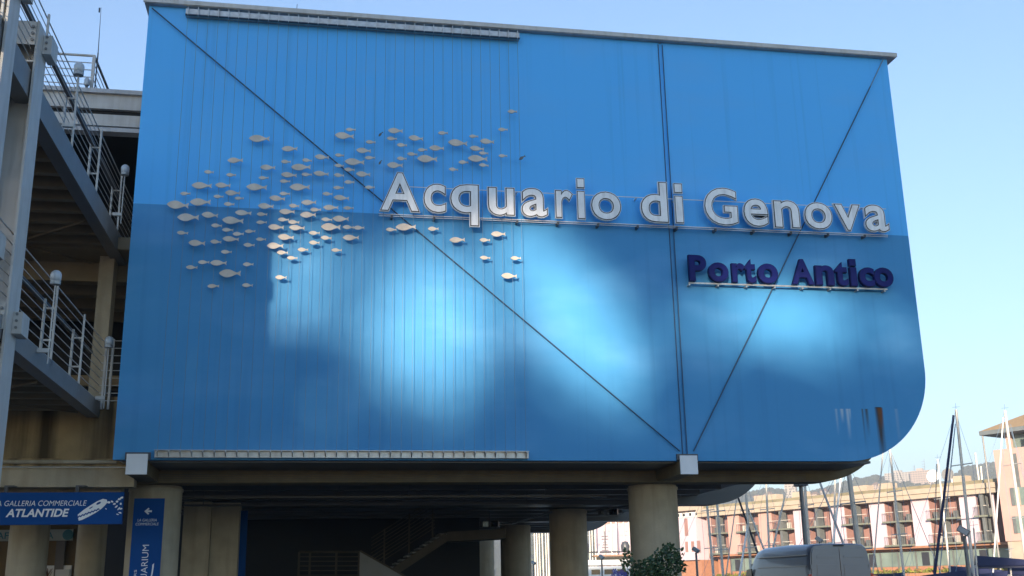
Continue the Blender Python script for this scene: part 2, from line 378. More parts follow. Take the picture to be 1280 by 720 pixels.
# stairs under the building
st = thing('staircase', (4.2, 11, 0), 'dim steel staircase with railings rising under the building', 'staircase')
YS = 11.0
A = at(480, 722, YS); B = at(556, 672, YS); C_ = at(628, 668, YS)
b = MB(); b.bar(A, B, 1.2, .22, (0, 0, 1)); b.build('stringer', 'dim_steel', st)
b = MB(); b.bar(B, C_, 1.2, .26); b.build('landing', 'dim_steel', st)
n = 11
for i in range(n):
    p = A+(B-A)*(i+.5)/n
    b = MB(); b.box((p[0]-.13, YS-.55, p[2]+.10), (p[0]+.13, YS+.55, p[2]+.14)); b.build('step', 'mid_steel', st)
for k in range(9):
    off = np.array([-.0, -.62, .25+k*.1]); b = MB(); b.tube(A+off+np.array([-.4, 0, 0]), B+off+np.array([-.35, 0, 0]), .012); b.build('rail_wire', 'dim_steel', st)
for f in (.2, .6, .98):
    p = A+(B-A)*f+np.array([-.38, -.62, 0]); b = MB(); b.box((p[0]-.02, p[1]-.02, p[2]), (p[0]+.02, p[1]+.02, p[2]+1.08)); b.build('rail_post', 'dim_steel', st)
bx0 = at(374, 690, YS-1); bx1 = at(449, 690, YS-1)
for k in range(9):
    b = MB(); b.tube((bx0[0], YS-1, bx0[2]-k*.12), (bx1[0], YS-1, bx1[2]-k*.12), .014 if k else .03); b.build('rail_wire', 'dim_steel', st)
for f in (0, .18, .62, 1):
    xx = bx0[0]+(bx1[0]-bx0[0])*f; b = MB(); b.box((xx-.03, YS-1.03, .0), (xx+.03, YS-.97, bx0[2])); b.build('rail_post', 'dim_steel', st)
q0 = at(450, 690, YS-1.05); q1 = at(510, 724, YS-1.05)
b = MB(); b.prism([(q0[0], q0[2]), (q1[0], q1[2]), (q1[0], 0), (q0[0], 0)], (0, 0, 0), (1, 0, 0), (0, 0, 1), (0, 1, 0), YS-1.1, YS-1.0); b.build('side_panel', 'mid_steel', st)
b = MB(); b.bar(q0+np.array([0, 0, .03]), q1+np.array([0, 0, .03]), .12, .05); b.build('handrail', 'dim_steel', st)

# ================================================================== FISH RIG
YC = -.13
tA, tB = at(232, 12, YC), at(648, 44, YC); bA, bB = at(193, 567, YC), at(663, 568, YC)
RX0, RX1 = (tA[0]+bA[0])/2, (tB[0]+bB[0])/2; RZT = (tA[2]+tB[2])/2; RZB = (bA[2]+bB[2])/2
rig = thing('cable_rig', ((RX0+RX1)/2, YC, RZB), 'rows of thin vertical steel cables strung between two rails on the blue wall', 'cable rig')
NC = 35; CX = [RX0+.05+(RX1-RX0-.1)*i/(NC-1) for i in range(NC)]
b = MB(); b.box((RX0, -.10, RZT-.09), (RX1, -.005, RZT+.06)); top = b.build('top_rail', 'galv', rig)
b = MB(); b.box((RX0, -.16, RZT-.10), (RX1, -.102, RZT-.085)); b.build('rail_lip', 'dark_metal', top)
b = MB(); b.box((RX0, -.10, RZB-.065), (RX1, -.005, RZB+.065)); bot = b.build('bottom_rail', 'galv', rig)
b = MB(); b.box((RX0, -.17, RZB+.05), (RX1, -.102, RZB+.062)); b.build('rail_lip', 'galv', bot)
def zshape():
    b = MB(); b.prism([(-.005, .07), (-.09, .06), (-.105, .02), (-.02, -.055), (-.005, -.055)], (0, 0, 0), (0, 1, 0), (0, 0, 1), (1, 0, 0), -.008, .008); return b
c0 = b0 = t0 = None
for x in CX:
    if c0 is None:
        c = MB(); c.tube((0, 0, RZB+.04), (0, 0, RZT-.05), .004, n=5, caps=False); c0 = c.build('cable', 'cable', None, (0, 0, 0)); c0.parent = rig; c0.location = tuple(np.array((x, YC, 0))-ORG[rig])
        bb = zshape().build('cable_bracket', 'galv', None, (0, 0, 0)); b0 = bb; bb.parent = rig; bb.location = tuple(np.array((x, -.09, RZB))-ORG[rig])
        tt = MB(); tt.box((-.007, -.06, -.10), (.007, -.002, .07)); t0 = tt.build('rail_tab', 'galv', None, (0, 0, 0)); t0.parent = rig; t0.location = tuple(np.array((x, -.101, RZT))-ORG[rig])
    else:
        share(c0, 'cable', rig, (x, YC, 0)); share(b0, 'cable_bracket', rig, (x, -.09, RZB)); share(t0, 'rail_tab', rig, (x, -.101, RZT))

# fish measured in the photograph: zoomed views (x0, y0, scale, [(left, right, y), ...])
VIEWS = [
 (200,130,2.88,[(320,395,125)]),
 (200,160,6.546,[(552,680,267),(362,440,362),(542,622,385),(258,425,472),(452,577,470),(165,250,537),(532,657,533),(438,520,562),(610,685,577),(245,415,607),(522,610,625),(57,235,632)]),
 (320,150,6.546,[(210,340,238),(480,597,307),(735,815,80),(645,800,132),(645,720,290),(642,720,375),(722,808,408),(205,285,345),(378,458,333),(287,448,387),(35,158,390),(205,333,450),(372,457,447),(470,595,440),(637,720,455),(722,805,510),(22,103,475),(195,280,503),(275,440,552),(-80,90,550),(632,717,557),(192,278,605),(545,625,605),(108,238,643),(635,762,638),(370,493,677)]),
 (430,130,6.546,[(178,258,313),(100,220,382),(170,255,442),(5,165,475),(97,215,577),(170,252,683),(360,480,222),(350,432,285),(432,515,338),(527,647,281),(770,850,240),(603,680,378),(697,818,363),(517,600,412),(600,762,450),(432,512,447),(352,480,503)]),
 (540,120,6.546,[(618,695,130),(540,618,277),(130,288,387),(303,377,333),(392,507,375),(307,425,432),(383,460,470),(293,452,515),(545,615,490),(217,297,543),(383,462,568),(137,213,602)]),
 (200,240,5.538,[(120,270,178),(288,402,160),(520,633,147),(430,578,198),(355,430,235),(430,508,265),(503,580,293),(587,660,273),(117,195,284),(197,313,355),(348,425,345),(433,547,327),(578,655,368),(422,498,417),(263,342,487),(347,462,492),(180,260,523),(573,648,502),(408,560,565),(328,410,652),(568,643,647)]),
 (320,240,5.538,[(15,122,100),(228,300,97),(465,570,110),(605,675,112),(375,450,123),(160,268,137),(305,415,160),(5,78,155),(150,228,192),(222,300,211),(453,528,192),(530,642,186),(2,75,213),(83,193,244),(228,337,248),(450,585,243),(600,677,246),(675,750,248),(0,70,328),(150,262,313),(365,442,285),(448,523,319),(600,712,318),(366,440,353),(75,190,373),(287,362,400),(143,222,420),(213,287,458),(522,593,405),(133,213,593)]),
 (440,250,5.333,[(225,297,198),(290,425,182),(505,577,193),(650,752,267),(850,920,268),(925,1022,228),(852,922,386),(1055,1125,390),(993,1098,508)]),
]
def fish_mesh():
    up = [(-.5,0),(-.44,.055),(-.36,.105),(-.26,.145),(-.14,.165),(-.02,.158),(.10,.122),(.20,.078),(.29,.044),(.35,.035),(.42,.07),(.5,.115),(.485,.055),(.472,0)]
    poly = up+[(x, -z) for x, z in reversed(up[1:-1])]
    b = MB(); b.prism(poly, (0, 0, 0), (1, 0, 0), (0, 0, 1), (0, 1, 0), -.012, .012); return b
f0 = fish_mesh().build('metal_fish', 'fish', None, (0, 0, 0)); fm = f0.data; bpy.data.objects.remove(f0)
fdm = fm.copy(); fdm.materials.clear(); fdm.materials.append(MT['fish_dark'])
FISH = []
YF = YC-.022
for x0, y0, sc_, L in VIEWS:
    for l, r, y in L:
        a = at(x0+l/sc_, y0+y/sc_, YF); c = at(x0+r/sc_, y0+y/sc_, YF)
        FISH.append([(a[0]+c[0])/2, (a[2]+c[2])/2, abs(c[0]-a[0]), None])
for px, py, ln, rot in ((650+2.5, 197.2, .15, -35), (475.7, 168, .12, -50), (475.2, 203.3, .10, -60)):
    q = at(px, py, YF); FISH.append([q[0], q[2], ln, rot])
byc = {}
for f in FISH:
    k = min(range(NC), key=lambda i: abs(CX[i]-f[0])); byc.setdefault(k, []).append(f)
for k, L in byc.items():
    L.sort(key=lambda f: -f[1])
    for j, f in enumerate(L):
        me = fdm if f[3] is not None else fm
        o = bpy.data.objects.new('metal_fish', me); COL.objects.link(o)
        ln = f[2]; size = 'large' if ln > .36 else 'medium' if ln > .26 else 'small'
        o.location = (f[0], YF-random.uniform(0, .02), f[1]); o.scale = (ln, 1, ln*random.uniform(1.08, 1.22))
        o.rotation_euler = (R(random.uniform(-3, 3)), R(f[3] if f[3] is not None else random.uniform(-2, 2)), R(random.uniform(-5, 5)))
        ORG[o] = np.array(o.location)
        where = 'the only one' if len(L) == 1 else ('topmost' if j == 0 else 'lowest' if j == len(L)-1 else ordn(j+1)+' from the top')
        kind = 'tilted dark' if f[3] is not None else size+' grey'
        tag(o, f'{kind} metal fish, {where} on the {ordn(k+1)} cable from the left', 'fish', 'school of metal fish on the blue wall')

# ================================================================== LETTER SIGNS
def glyph(ch, off=0.0, shear=0.0, font=None):
    cu = bpy.data.curves.new('glyph', 'FONT'); cu.body = ch; cu.size = 1; cu.offset = off; cu.shear = shear; cu.resolution_u = 5
    o = bpy.data.objects.new('glyph', cu); COL.objects.link(o)
    dg = bpy.context.evaluated_depsgraph_get(); me = bpy.data.meshes.new_from_object(o.evaluated_get(dg))
    bpy.data.objects.remove(o); bpy.data.curves.remove(cu); return me
def flat_text(txt, off=0.0, shear=0.0):
    me = glyph(txt, off, shear); v = np.array([p.co[:2] for p in me.vertices]); f = [tuple(p.vertices) for p in me.polygons]
    bpy.data.meshes.remove(me); return v, f
def solid(me_v, me_f, y_front, y_back):
    """flat glyph (x,z) -> closed slab between two depths"""
    n = len(me_v); edges = {}
    for f in me_f:
        for i in range(len(f)):
            e = (f[i], f[(i+1) % len(f)]); edges[e] = 1
    vs = [(p[0], y_front, p[1]) for p in me_v]+[(p[0], y_back, p[1]) for p in me_v]
    fs = [tuple(f) for f in me_f]+[tuple(i+n for i in reversed(f)) for f in me_f]
    for (a, c) in edges:
        if (c, a) not in edges: fs.append((a, a+n, c+n, c))
    return vs, fs
def fit_glyph(ch, x0, x1, z0, z1, off, ref=None):
    """glyph outline scaled into the box [x0,x1]x[z0,z1]; the same scale for thinner outlines"""
    if ch == 'i':      # square dot over a plain stem
        k = off*2.1; v = np.array([(-.15-k, -k), (.15+k, -k), (.15+k, 1.06+k), (-.15-k, 1.06+k), (-.155-k, 1.30-k), (.155+k, 1.30-k), (.155+k, 1.60+k), (-.155-k, 1.60+k)]); f = [(0, 1, 2, 3), (4, 5, 6, 7)]
    else:
        v, f = flat_text(ch, off)
    rv = v if ref is None else ref
    mn, mx = rv.min(0), rv.max(0); s = np.array([(x1-x0)/(mx[0]-mn[0]), (z1-z0)/(mx[1]-mn[1])])
    out = (v-mn)*s+np.array([x0, z0])
    # weld double points so that the rim closes
    key = {}; idx = []; nv = []
    for p in out:
        k = (round(p[0], 5), round(p[1], 5))
        if k not in key: key[k] = len(nv); nv.append(p)
        idx.append(key[k])
    nf = []
    for t in f:
        q = [idx[i] for i in t]
        if len(set(q)) == len(q): nf.append(tuple(q))
    return np.array(nv), nf, v
S1 = (460, 190, 3.2); S2 = (800, 200, 3.5556)
L1 = [('A',S1,45,210,80,238),('c',S1,220,315,125,245),('q',S1,327,447,127,298),('u',S1,478,590,140,258),('a',S1,613,722,143,262),('r',S1,750,820,150,264),('i',S1,838,872,104,268),('o',S1,893,1017,157,275),
      ('d',S2,5,131,95,280),('i',S2,158,198,103,280),('G',S2,290,442,122,292),('e',S2,463,578,170,298),('n',S2,598,717,178,305),('o',S2,735,863,187,312),('v',S2,868,992,195,318),('a',S2,1003,1113,198,322)]
L2 = [('P',S2,222,300,422,538),('o',S2,308,397,455,543),('r',S2,412,465,458,543),('t',S2,468,520,440,548),('o',S2,528,618,460,550),('A',S2,678,778,440,553),('n',S2,785,868,468,555),('t',S2,872,930,453,560),('i',S2,940,970,440,560),('c',S2,980,1048,477,562),('o',S2,1045,1132,478,565)]
def sign(letters, name, label, yf, depth, mats, off, zref_a, zref_b, navy=False):
    # the baseline is level in the place; take letter heights from the picture and the baseline from its mean
    boxes = []
    for ch, (ox, oy, s), l, r, t, bt in letters:
        a = at(ox+l/s, oy+bt/s, yf); c = at(ox+r/s, oy+t/s, yf); m_ = at(ox+(l+r)/2/s, oy+bt/s, yf); m2 = at(ox+(l+r)/2/s, oy+t/s, yf)
        boxes.append([ch, a[0], at(ox+r/s, oy+bt/s, yf)[0] if ch not in 'r' else c[0], m_[2], m2[2]])
    base = float(np.median([q[3] for q in boxes if q[0] not in 'q']))
    rt = thing(name, (boxes[0][1], yf, base), label, 'sign')
    for ch, x0, x1, z0, z1 in boxes:
        if ch not in 'q':
            d = z0-base; z0 -= d*.7
        v, f, ref = fit_glyph(ch, x0, x1, z0, z1, off)
        vs, fs = solid(v, f, yf, yf+depth); b = MB(); b.add(vs, fs); lo = b.build('letter', mats[0], rt)
        if not navy:
            v2, f2, _ = fit_glyph(ch, x0, x1, z0, z1, off-.010, ref)
            vs, fs = solid(v2, f2, yf-.004, yf-.0005); b = MB(); b.add(vs, fs); b.build('letter_gap', mats[1], lo)
            v3, f3, _ = fit_glyph(ch, x0, x1, z0, z1, off-.026, ref)
            vs, fs = solid(v3, f3, yf-.012, yf-.0045); b = MB(); b.add(vs, fs); b.build('letter_face', mats[2], lo)
        else:
            v2, f2, _ = fit_glyph(ch, x0, x1, z0, z1, off-.012, ref)
            vs, fs = solid(v2, f2, yf-.010, yf-.0005); b = MB(); b.add(vs, fs); b.build('letter_face', mats[1], lo)
    x0 = boxes[0][1]; x1 = boxes[-1][2]
    return rt, base, x0, x1, max(q[4] for q in boxes)
s1, base1, xa, xb, _ = sign(L1, 'letter_sign', 'long sign of large white raised letters on the blue wall', -.24, .055, ('letter_side', 'letter_gap', 'letter_face'), .037, 0, 0)
for dz, rr in ((-.012, .011), (-.05, .007), (.56, .009)):
    b = MB(); b.tube((xa+(.25 if dz > .1 else 0), -.165+(.05 if dz < 0 else 0), base1+dz), (xb, -.165+(.05 if dz < 0 else 0), base1+dz), rr); b.build('rail', 'letter_side', s1)
k = 0
while xa+.25+k*.83 < xb:
    x = xa+.25+k*.83; k += 1
    b = MB(); b.box((x-.02, -.15, base1-.09), (x+.02, -.001, base1-.03)); b.build('bracket', 'dark_metal', s1)
    b = MB(); b.box((x-.012, -.15, base1+.54), (x+.012, -.001, base1+.575)); b.build('bracket', 'letter_side', s1)
s2, base2, xa, xb, _ = sign(L2, 'letter_sign', 'short sign of dark navy raised letters below the white letters on the blue wall', -.22, .08, ('navy', 'navy_face'), .04, 0, 0, True)
b = MB(); b.box((xa, -.138, base2-.035), (xb-.12, -.105, base2-.004)); b.build('rail', 'galv', s2)
for i in range(8):
    x = xa+.02+i*(xb-xa-.2)/7; b = MB(); b.box((x-.015, -.13, base2-.07), (x+.015, -.001, base2-.038)); b.build('bracket', 'galv', s2)

# ================================================================== LEFT: NEIGHBOURING BUILDING WITH GALLERIES
gb = thing('gallery_building', (-7, 3, 0), 'beige concrete building with open galleries left of the blue wall', 'building')
XE = XL-.06      # it ends behind the blue wall
def atb(px, py, Y): return at(px, py, Y)
z_w0 = at(70, 574, .95)[2]; z_w1 = at(70, 503, .95)[2]
b = MB(); b.box((-14, .95, z_w0), (-3.4, 1.2, z_w1+.12)); b.build('stained_wall', 'stained', gb)
z1 = at(70, 583, .85)[2]
b = MB(); b.box((-14, .80, z1), (-3.45, .95, z_w0-.004)); b.build('ledge', 'stained', gb)
b = MB(); b.tube((-14, .76, (z1+z_w0)/2), (-3.6, .76, (z1+z_w0)/2), .035); b.build('pipe', 'concrete', gb)
z2 = at(70, 609, .95)[2]
b = MB(); b.box((-14, .93, z2), (-3.3, 1.25, z1-.004)); b.build('lintel_beam', 'concrete', gb)
z3 = at(70, 640, 1.6)[2]
b = MB(); b.box((-14, 1.5, z3), (-3.6, 1.8, z2+.1)); b.build('inner_beam', 'concrete', gb)
# pillar between the two gallery levels, slabs and dark rear
q0 = at(118, 400, 1.8); q1 = at(142, 300, 1.8)
b = MB(); b.box((q0[0], 1.8, 4.9), (q1[0]+.05, 2.2, 8.2)); b.build('pillar', 'concrete', gb)
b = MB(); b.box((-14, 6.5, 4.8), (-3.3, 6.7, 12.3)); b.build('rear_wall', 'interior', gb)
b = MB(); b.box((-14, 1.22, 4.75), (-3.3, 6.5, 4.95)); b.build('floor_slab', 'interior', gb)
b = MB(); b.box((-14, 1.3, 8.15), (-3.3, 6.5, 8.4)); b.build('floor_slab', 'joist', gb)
for y in (2.3, 3.4, 4.6, 5.6):
    b = MB(); b.box((-14, y, 7.75), (-3.3, y+.28, 8.148)); b.build('ceiling_beam', 'joist', gb)
b = MB(); b.box((-14, 6.3, 6.3), (-3.3, 6.48, 6.55)); b.build('transom', 'joist', gb)
for x in (-9, -7.2, -5.4):
    b = MB(); b.box((x, 6.35, 4.95), (x+1.6, 6.45, 6.2)); b.build('dark_window', 'dark_glass', gb)
# roof fascia bands
for (ya, yb, Y, m) in ((112, 117, 1.62, 'roof_metal'), (118, 137, 1.7, 'pale_steel'), (144, 158, 1.72, 'pale_steel'), (160, 165, 1.66, 'roof_metal')):
    za = at(150, ya, Y)[2]; zb = at(150, yb, Y)[2]
    b = MB(); b.box((-14, Y, zb), (-3.2, Y+.25, za)); b.build('roof_fascia', m, gb)
za = at(150, 113, 1.8)[2]
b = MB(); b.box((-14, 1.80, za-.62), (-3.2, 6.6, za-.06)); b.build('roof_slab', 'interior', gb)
# roof railing
rr = thing('roof_railing', (-4.9, 1.95, za), 'short steel railing on the roof edge above the galleries', 'railing')
ZR = za-.05
c = at(118, 70, 1.95); cx, cz = c[0], c[2]
for k in range(5):
    zz = cz-(cz-ZR-.05)*k/5
    b = MB(); b.tube((-9, 1.95, zz), (cx, 1.95, zz), .028 if k == 0 else .012); b.build('rail', 'pale_steel', rr)
    b = MB(); b.tube((cx, 1.95, zz), (cx, 5.5, zz), .03 if k == 0 else .010); b.build('rail', 'dark_metal' if k == 0 else 'pale_steel', rr)
for x, y in ((cx, 1.95), (cx-1.4, 1.95), (cx, 3.7)):
    b = MB(); b.box((x-.03, y-.03, ZR-.1), (x+.03, y+.03, cz)); b.build('post', 'pale_steel', rr)
a = at(126, 8, 1.95)
b = MB(); b.tube((cx+.06, 1.99, ZR), (cx+.06, 1.99, cz+.1), .014).tube((cx+.06, 1.99, cz+.1), (a[0], 1.99, a[2]), .010, .004).tube((a[0]-.03, 1.99, a[2]-.12), (a[0]-.03, 1.99, a[2]-.02), .018)
tag(b.build('whip_aerial', 'dark_metal', None, (cx+.06, 1.99, ZR), ), 'thin whip aerial rising from the roof railing', 'aerial')

# ---- steel galleries
XG = -4.0
def gallery(zb, zt, zr0, zr1, y0, y1, label, hand, handX):
    g = thing('steel_gallery', (XG, y1, zb), label, 'walkway')
    # edge beam as a channel
    b = MB(); b.prism([(0, zb), (0, zt), (-.22, zt), (-.22, zt-.03), (-.03, zt-.03), (-.03, zb+.03), (-.22, zb+.03), (-.22, zb)], (XG, 0, 0), (1, 0, 0), (0, 0, 1), (0, 1, 0), y0, y1); b.build('edge_beam', 'mid_steel', g)
    b = MB(); b.box((-7.6, y0, zt-.10), (XG-.23, y1, zt-.04)); b.build('deck', 'deck', g)
    n = int((y1-y0)/.62)
    for i in range(n):
        y = y0+.3+i*.62; b = MB(); b.box((-7.6, y, zb+.05), (XG-.23, y+.14, zt-.101)); b.build('joist', 'joist', g)
    b = MB(); b.bar((-7.5, y1-3.4, zb+.03), (XG-.3, y1-.4, zb+.03), .03); b.build('cross_brace', 'joist', g)
    b = MB(); b.bar((-7.5, y1-.4, zb+.035), (XG-.3, y1-3.4, zb+.035), .03); b.build('cross_brace', 'joist', g)
    b = MB(); b.box((XG-.10, y0, zr0-.14), (XG-.08, y1, zr0-.02)); b.build('kick_plate', 'mid_steel', g)
    for k in range(9):
        z = zr0+(zr1-zr0)*k/8; b = MB(); b.tube((XG-.05, y0, z), (XG-.05, y1, z), .0075 if k < 8 else .011, n=6); b.build('rail_wire', 'pale_steel', g)
    for y in (-7.15, -5.1, -3.05, -1.0, 1.2):
        if y0 <= y <= y1+.1:
            b = MB(); b.box((XG-.03, y-.018, zt-.12), (XG+.0, y+.018, zr1+.03)); po = b.build('post', 'pale_steel', g)
            b = MB(); b.box((XG-.19, y-.035, zt), (XG-.16, y+.035, zr1-.24)); b.build('inner_post', 'pale_steel', po)
            for z in (zr0+.25, zr0+.75):
                b = MB(); b.box((XG-.15, y-.02, z), (XG-.03, y+.02, z+.025)); b.build('spacer', 'pale_steel', po)
    b = MB(); b.tube((XG+handX, y0, hand), (XG+handX, y1, hand), .042, n=10); b.build('handrail', 'dark_metal', g, smooth=True)
    return g
g1 = gallery(4.74, 5.02, 5.06, 6.21, -7.4, .9, 'lower steel gallery with wire railing left of the blue wall', 5.98, -.25)
g2 = gallery(8.10, 8.50, 8.58, 9.68, -7.4, 3.0, 'upper steel gallery with wire railing left of the blue wall', 9.40, -.13)
# return railing of the lower gallery towards the blue wall
rt = thing('return_railing', (-3.8, .9, 5.0), 'short wire railing between the lower gallery and the blue wall', 'railing')
for k in range(9):
    z = 5.06+1.15*k/8; b = MB(); b.tube((XG-.05, .92, z), (-3.3, .92, z), .008, n=6); b.build('rail_wire', 'pale_steel', rt)
for x in (XG+.02, XG+.14):
    b = MB(); b.box((x-.02, .9, 4.9), (x+.02, .95, 6.24)); b.build('post', 'pale_steel', rt)
# ---- steel columns (H sections) carrying the galleries
def hcol(yn, yf, xr, wdt, zt, label, brackets):
    t = thing('steel_column', (xr-wdt/2, (yn+yf)/2, 0), label, 'steel column')
    ym = (yn+yf)/2
    b = MB(); b.box((xr-.03, yn, 0), (xr, yf, zt)); b.build('flange', 'pale_steel', t)
    b = MB(); b.box((xr-wdt, yn, 0), (xr-wdt+.03, yf, zt)); b.build('flange', 'pale_steel', t)
    b = MB(); b.box((xr-wdt+.031, ym-.015, 0), (xr-.031, ym+.015, zt)); b.build('web', 'pale_steel', t)
    for z in brackets:
        b = MB(); b.box((xr-wdt+.032, yn-.012, z-.17), (xr-.032, yn+.0, z+.17)); pl = b.build('splice_plate', 'pale_steel', t)
        b = MB(); b.box((xr-wdt+.032, yn+.002, z+.172), (xr-.032, ym-.017, z+.19)); b.build('stiffener', 'pale_steel', t)
        b = MB(); b.box((xr-wdt+.032, yn+.002, z-.42), (xr-.032, ym-.017, z-.40)); b.build('stiffener', 'pale_steel', t)
        for i in range(3):
            b = MB(); b.tube((xr-.07, yn-.013, z-.1+i*.1), (xr-.07, yn-.035, z-.1+i*.1), .022, n=6); b.build('bolt', 'mid_steel', pl)
        b = MB(); b.box((xr+.003, yn+.25, z-.17), (xr+.12, yf+.1, z+.12)); br = b.build('bracket', 'pale_steel', t)
        for i in range(3):
            b = MB(); b.tube((xr+.05, yn+.249, z-.09+i*.09), (xr+.05, yn+.235, z-.09+i*.09), .02, n=6); b.build('bolt', 'mid_steel', br)
    return t
hcol(-5.75, -5.25, -3.95, .42, at(45, 28, -5.7)[2], 'shorter pale steel H-column beside the gallery railings', (at(40, 42, -5.75)[2], at(10, 395, -5.75)[2]))
hcol(-7.12, -6.68, -3.95, .42, 10.6, 'tall pale steel H-column at the left edge of the view', (9.2, 5.7))
# ---- globe lamps on arms
def globe(y, z0, zl, label):
    t = thing('globe_lamp', (XG+.06, y, z0), label, 'lamp', 'globe lamps along the galleries')
    x = XG+.16
    b = MB(); b.tube((x, y, z0), (x, y, zl), .011); b.build('pole', 'pale_steel', t)
    b = MB(); b.box((XG+.003, y-.03, z0+.16), (x, y+.03, z0+.22)); b.build('arm', 'pale_steel', t)
    b = MB(); b.lathe((x, y, zl), [(.03, -.03), (.075, -.02), (.078, .03), (.06, .035)], 14); b.build('socket', 'bulb', t, smooth=True)
    b = MB(); b.lathe((x, y, zl+.035), [(.065, 0), (.078, .02), (.08, .09), (.068, .13), (.04, .155), (.005, .165)], 14); b.build('globe', 'globe', t, smooth=True)
    return t
globe(-3.95, 4.78, 5.98, 'globe lamp on the lower gallery, nearer the steel columns')
globe(.40, 4.83, 5.98, 'globe lamp on the lower gallery, next to the blue wall')
globe(-3.8, 8.36, 9.42, 'globe lamp on the upper gallery, nearer the steel columns')
globe(.55, 8.43, 9.45, 'globe lamp on the upper gallery, next to the blue wall')
q = at(108, 110, 1.85)
t = thing('roof_lamp', (q[0], 1.85, ZR), 'small globe lamp on the roof beside the railing', 'lamp')
b = MB(); b.tube((q[0], 1.85, ZR), (q[0], 1.85, q[2]+.06), .03); b.build('stand', 'dark_metal', t)
b = MB(); b.lathe((q[0], 1.85, q[2]+.06), [(.05, 0), (.062, .03), (.06, .12), (.04, .16), (.005, .17)], 12); b.build('globe', 'globe', t, smooth=True)

# ---- ground floor: signs and columns on the left
def put_text(parent, txt, o, ex, ez, ey, w_, z0, h, m, off=0.0, shear=0.0, lift=.004, x0=0, name='lettering', rot=False):
    """flat lettering: fits txt into width w_ and height h at (x0, z0) of the board frame"""
    v, f = flat_text(txt, off, shear); mn, mx = v.min(0), v.max(0)
    v = (v-mn)/(mx-mn)
    b = MB(); o, ex, ez, ey = map(lambda q: np.array(q, float), (o, ex, ez, ey))
    pts = []
    for p in v:
        a, c = (x0+p[0]*w_, z0+p[1]*h) if not rot else (x0+(1-p[1])*h, z0+p[0]*w_)
        pts.append(o+ex*a+ez*c+ey*lift)
    b.add(pts, f); return b.build(name, m, parent)
YA = .70
c1 = at(155, 615, YA); c2 = at(155, 655, YA)
AX1, AZ1, AZ0 = c1[0], c1[2], c2[2]; px2m = (AZ1-AZ0)/40.0
ux = (AX1-at(0, 615, YA)[0])/155; AX0 = AX1-235*ux
sg = thing('fascia_sign', ((AX0+AX1)/2, YA, AZ0), 'wide dark blue sign with white lettering and a reptile skeleton drawing', 'sign')
b = MB(); b.box((AX0, YA, AZ0), (AX1, YA+.09, AZ1)); b.build('board', 'sign_blue', sg, bevel=.004)
fr = dict(o=(AX1, YA, AZ0), ex=(1, 0, 0), ez=(0, 0, 1), ey=(0, -1, 0))
u = px2m
put_text(sg, 'LA GALLERIA COMMERCIALE', w_=115*ux, z0=(655-632)*u, h=6.6*u, m='sign_white', shear=.18, x0=-161*ux, off=-.004, **fr)
put_text(sg, 'ATLANTIDE', w_=78*ux, z0=(655-645.5)*u, h=10*u, m='sign_white', shear=.2, off=.03, x0=-145*ux, **fr)
# reptile skeleton print: skull with toothed jaws, neck and ribs
def P2(x, y): return ((x-155)*ux, (655-y)*u)
def poly_print(poly, name='skeleton_print', lift=.004):
    b = MB(); o = np.array(fr['o']); b.add([o+np.array([a, -lift, c]) for a, c in poly], [tuple(range(len(poly)))]); return b.build(name, 'sign_white', sg)
poly_print([P2(*q) for q in ((99,643),(106,637),(114,631.5),(122,626.5),(129,623.5),(134,624.5),(135,628),(132,632),(128,636),(121,641),(113,645.5),(105,649.5),(101,650.5),(100,648))])
def blue_print(poly):
    b = MB(); o = np.array(fr['o']); b.add([o+np.array([a, -.0046, c]) for a, c in poly], [tuple(range(len(poly)))]); return b.build('skull_opening', 'sign_blue', sg)
up_, lo_ = [], []
for i in range(15):
    x = 99+i*1.9; y = 646-i*.72; up_.append(P2(x, y-(1.5 if i % 2 else .2))); lo_.append(P2(x+.5, y+(.3 if i % 2 else 1.7)))
for k in range(14): blue_print([up_[k], up_[k+1], lo_[k+1], lo_[k]])
blue_print([P2(124+3*math.cos(t), 629+1.5*math.sin(t)-1.2*math.cos(t)) for t in np.linspace(0, 6.28, 10)[:-1]])
blue_print([P2(115+2.4*math.cos(t), 634.5+.8*math.sin(t)-1.4*math.cos(t)) for t in np.linspace(0, 6.28, 8)[:-1]])
for (x, y, w1, h1, a) in ((137,628,5,3,.2),(141,627,4,2.6,.5),(144,630,4,3,-.3),(147,633,5,2.4,-.7),(150,636,5,2.2,-.9),(147,627,3,4,1.1),(150,624,3,5,1.3),(153,622,2.5,6,1.4),(152,630,3,3,.2),(152,641,4,2,.3),(149,643,4,1.6,.2),(153,636,2.6,4,1.2),(134,636,3,1.4,.6)):
    ca, sa = math.cos(a), math.sin(a)
    pts = [(w1/2*math.cos(t)*r_, h1/2*math.sin(t)*r_) for t, r_ in [(2*math.pi*i/9, random.uniform(.7, 1.1)) for i in range(9)]]
    poly_print([P2(min(x+p*ca-q*sa, 154.6), y+p*sa+q*ca) for p, q in pts], lift=.0058)
for px in (8, 97):
    q = at(px, 610, YA+.05); b = MB(); b.box((q[0]-.03, YA+.02, AZ1), (q[0]+.03, YA+.08, AZ1+.10)); b.build('hanger', 'dark_metal', sg)
    b = MB(); b.box((q[0]-.03, YA+.02, AZ1+.10), (q[0]+.14, YA+.22, AZ1+.125)); b.build('hanger', 'dark_metal', sg)
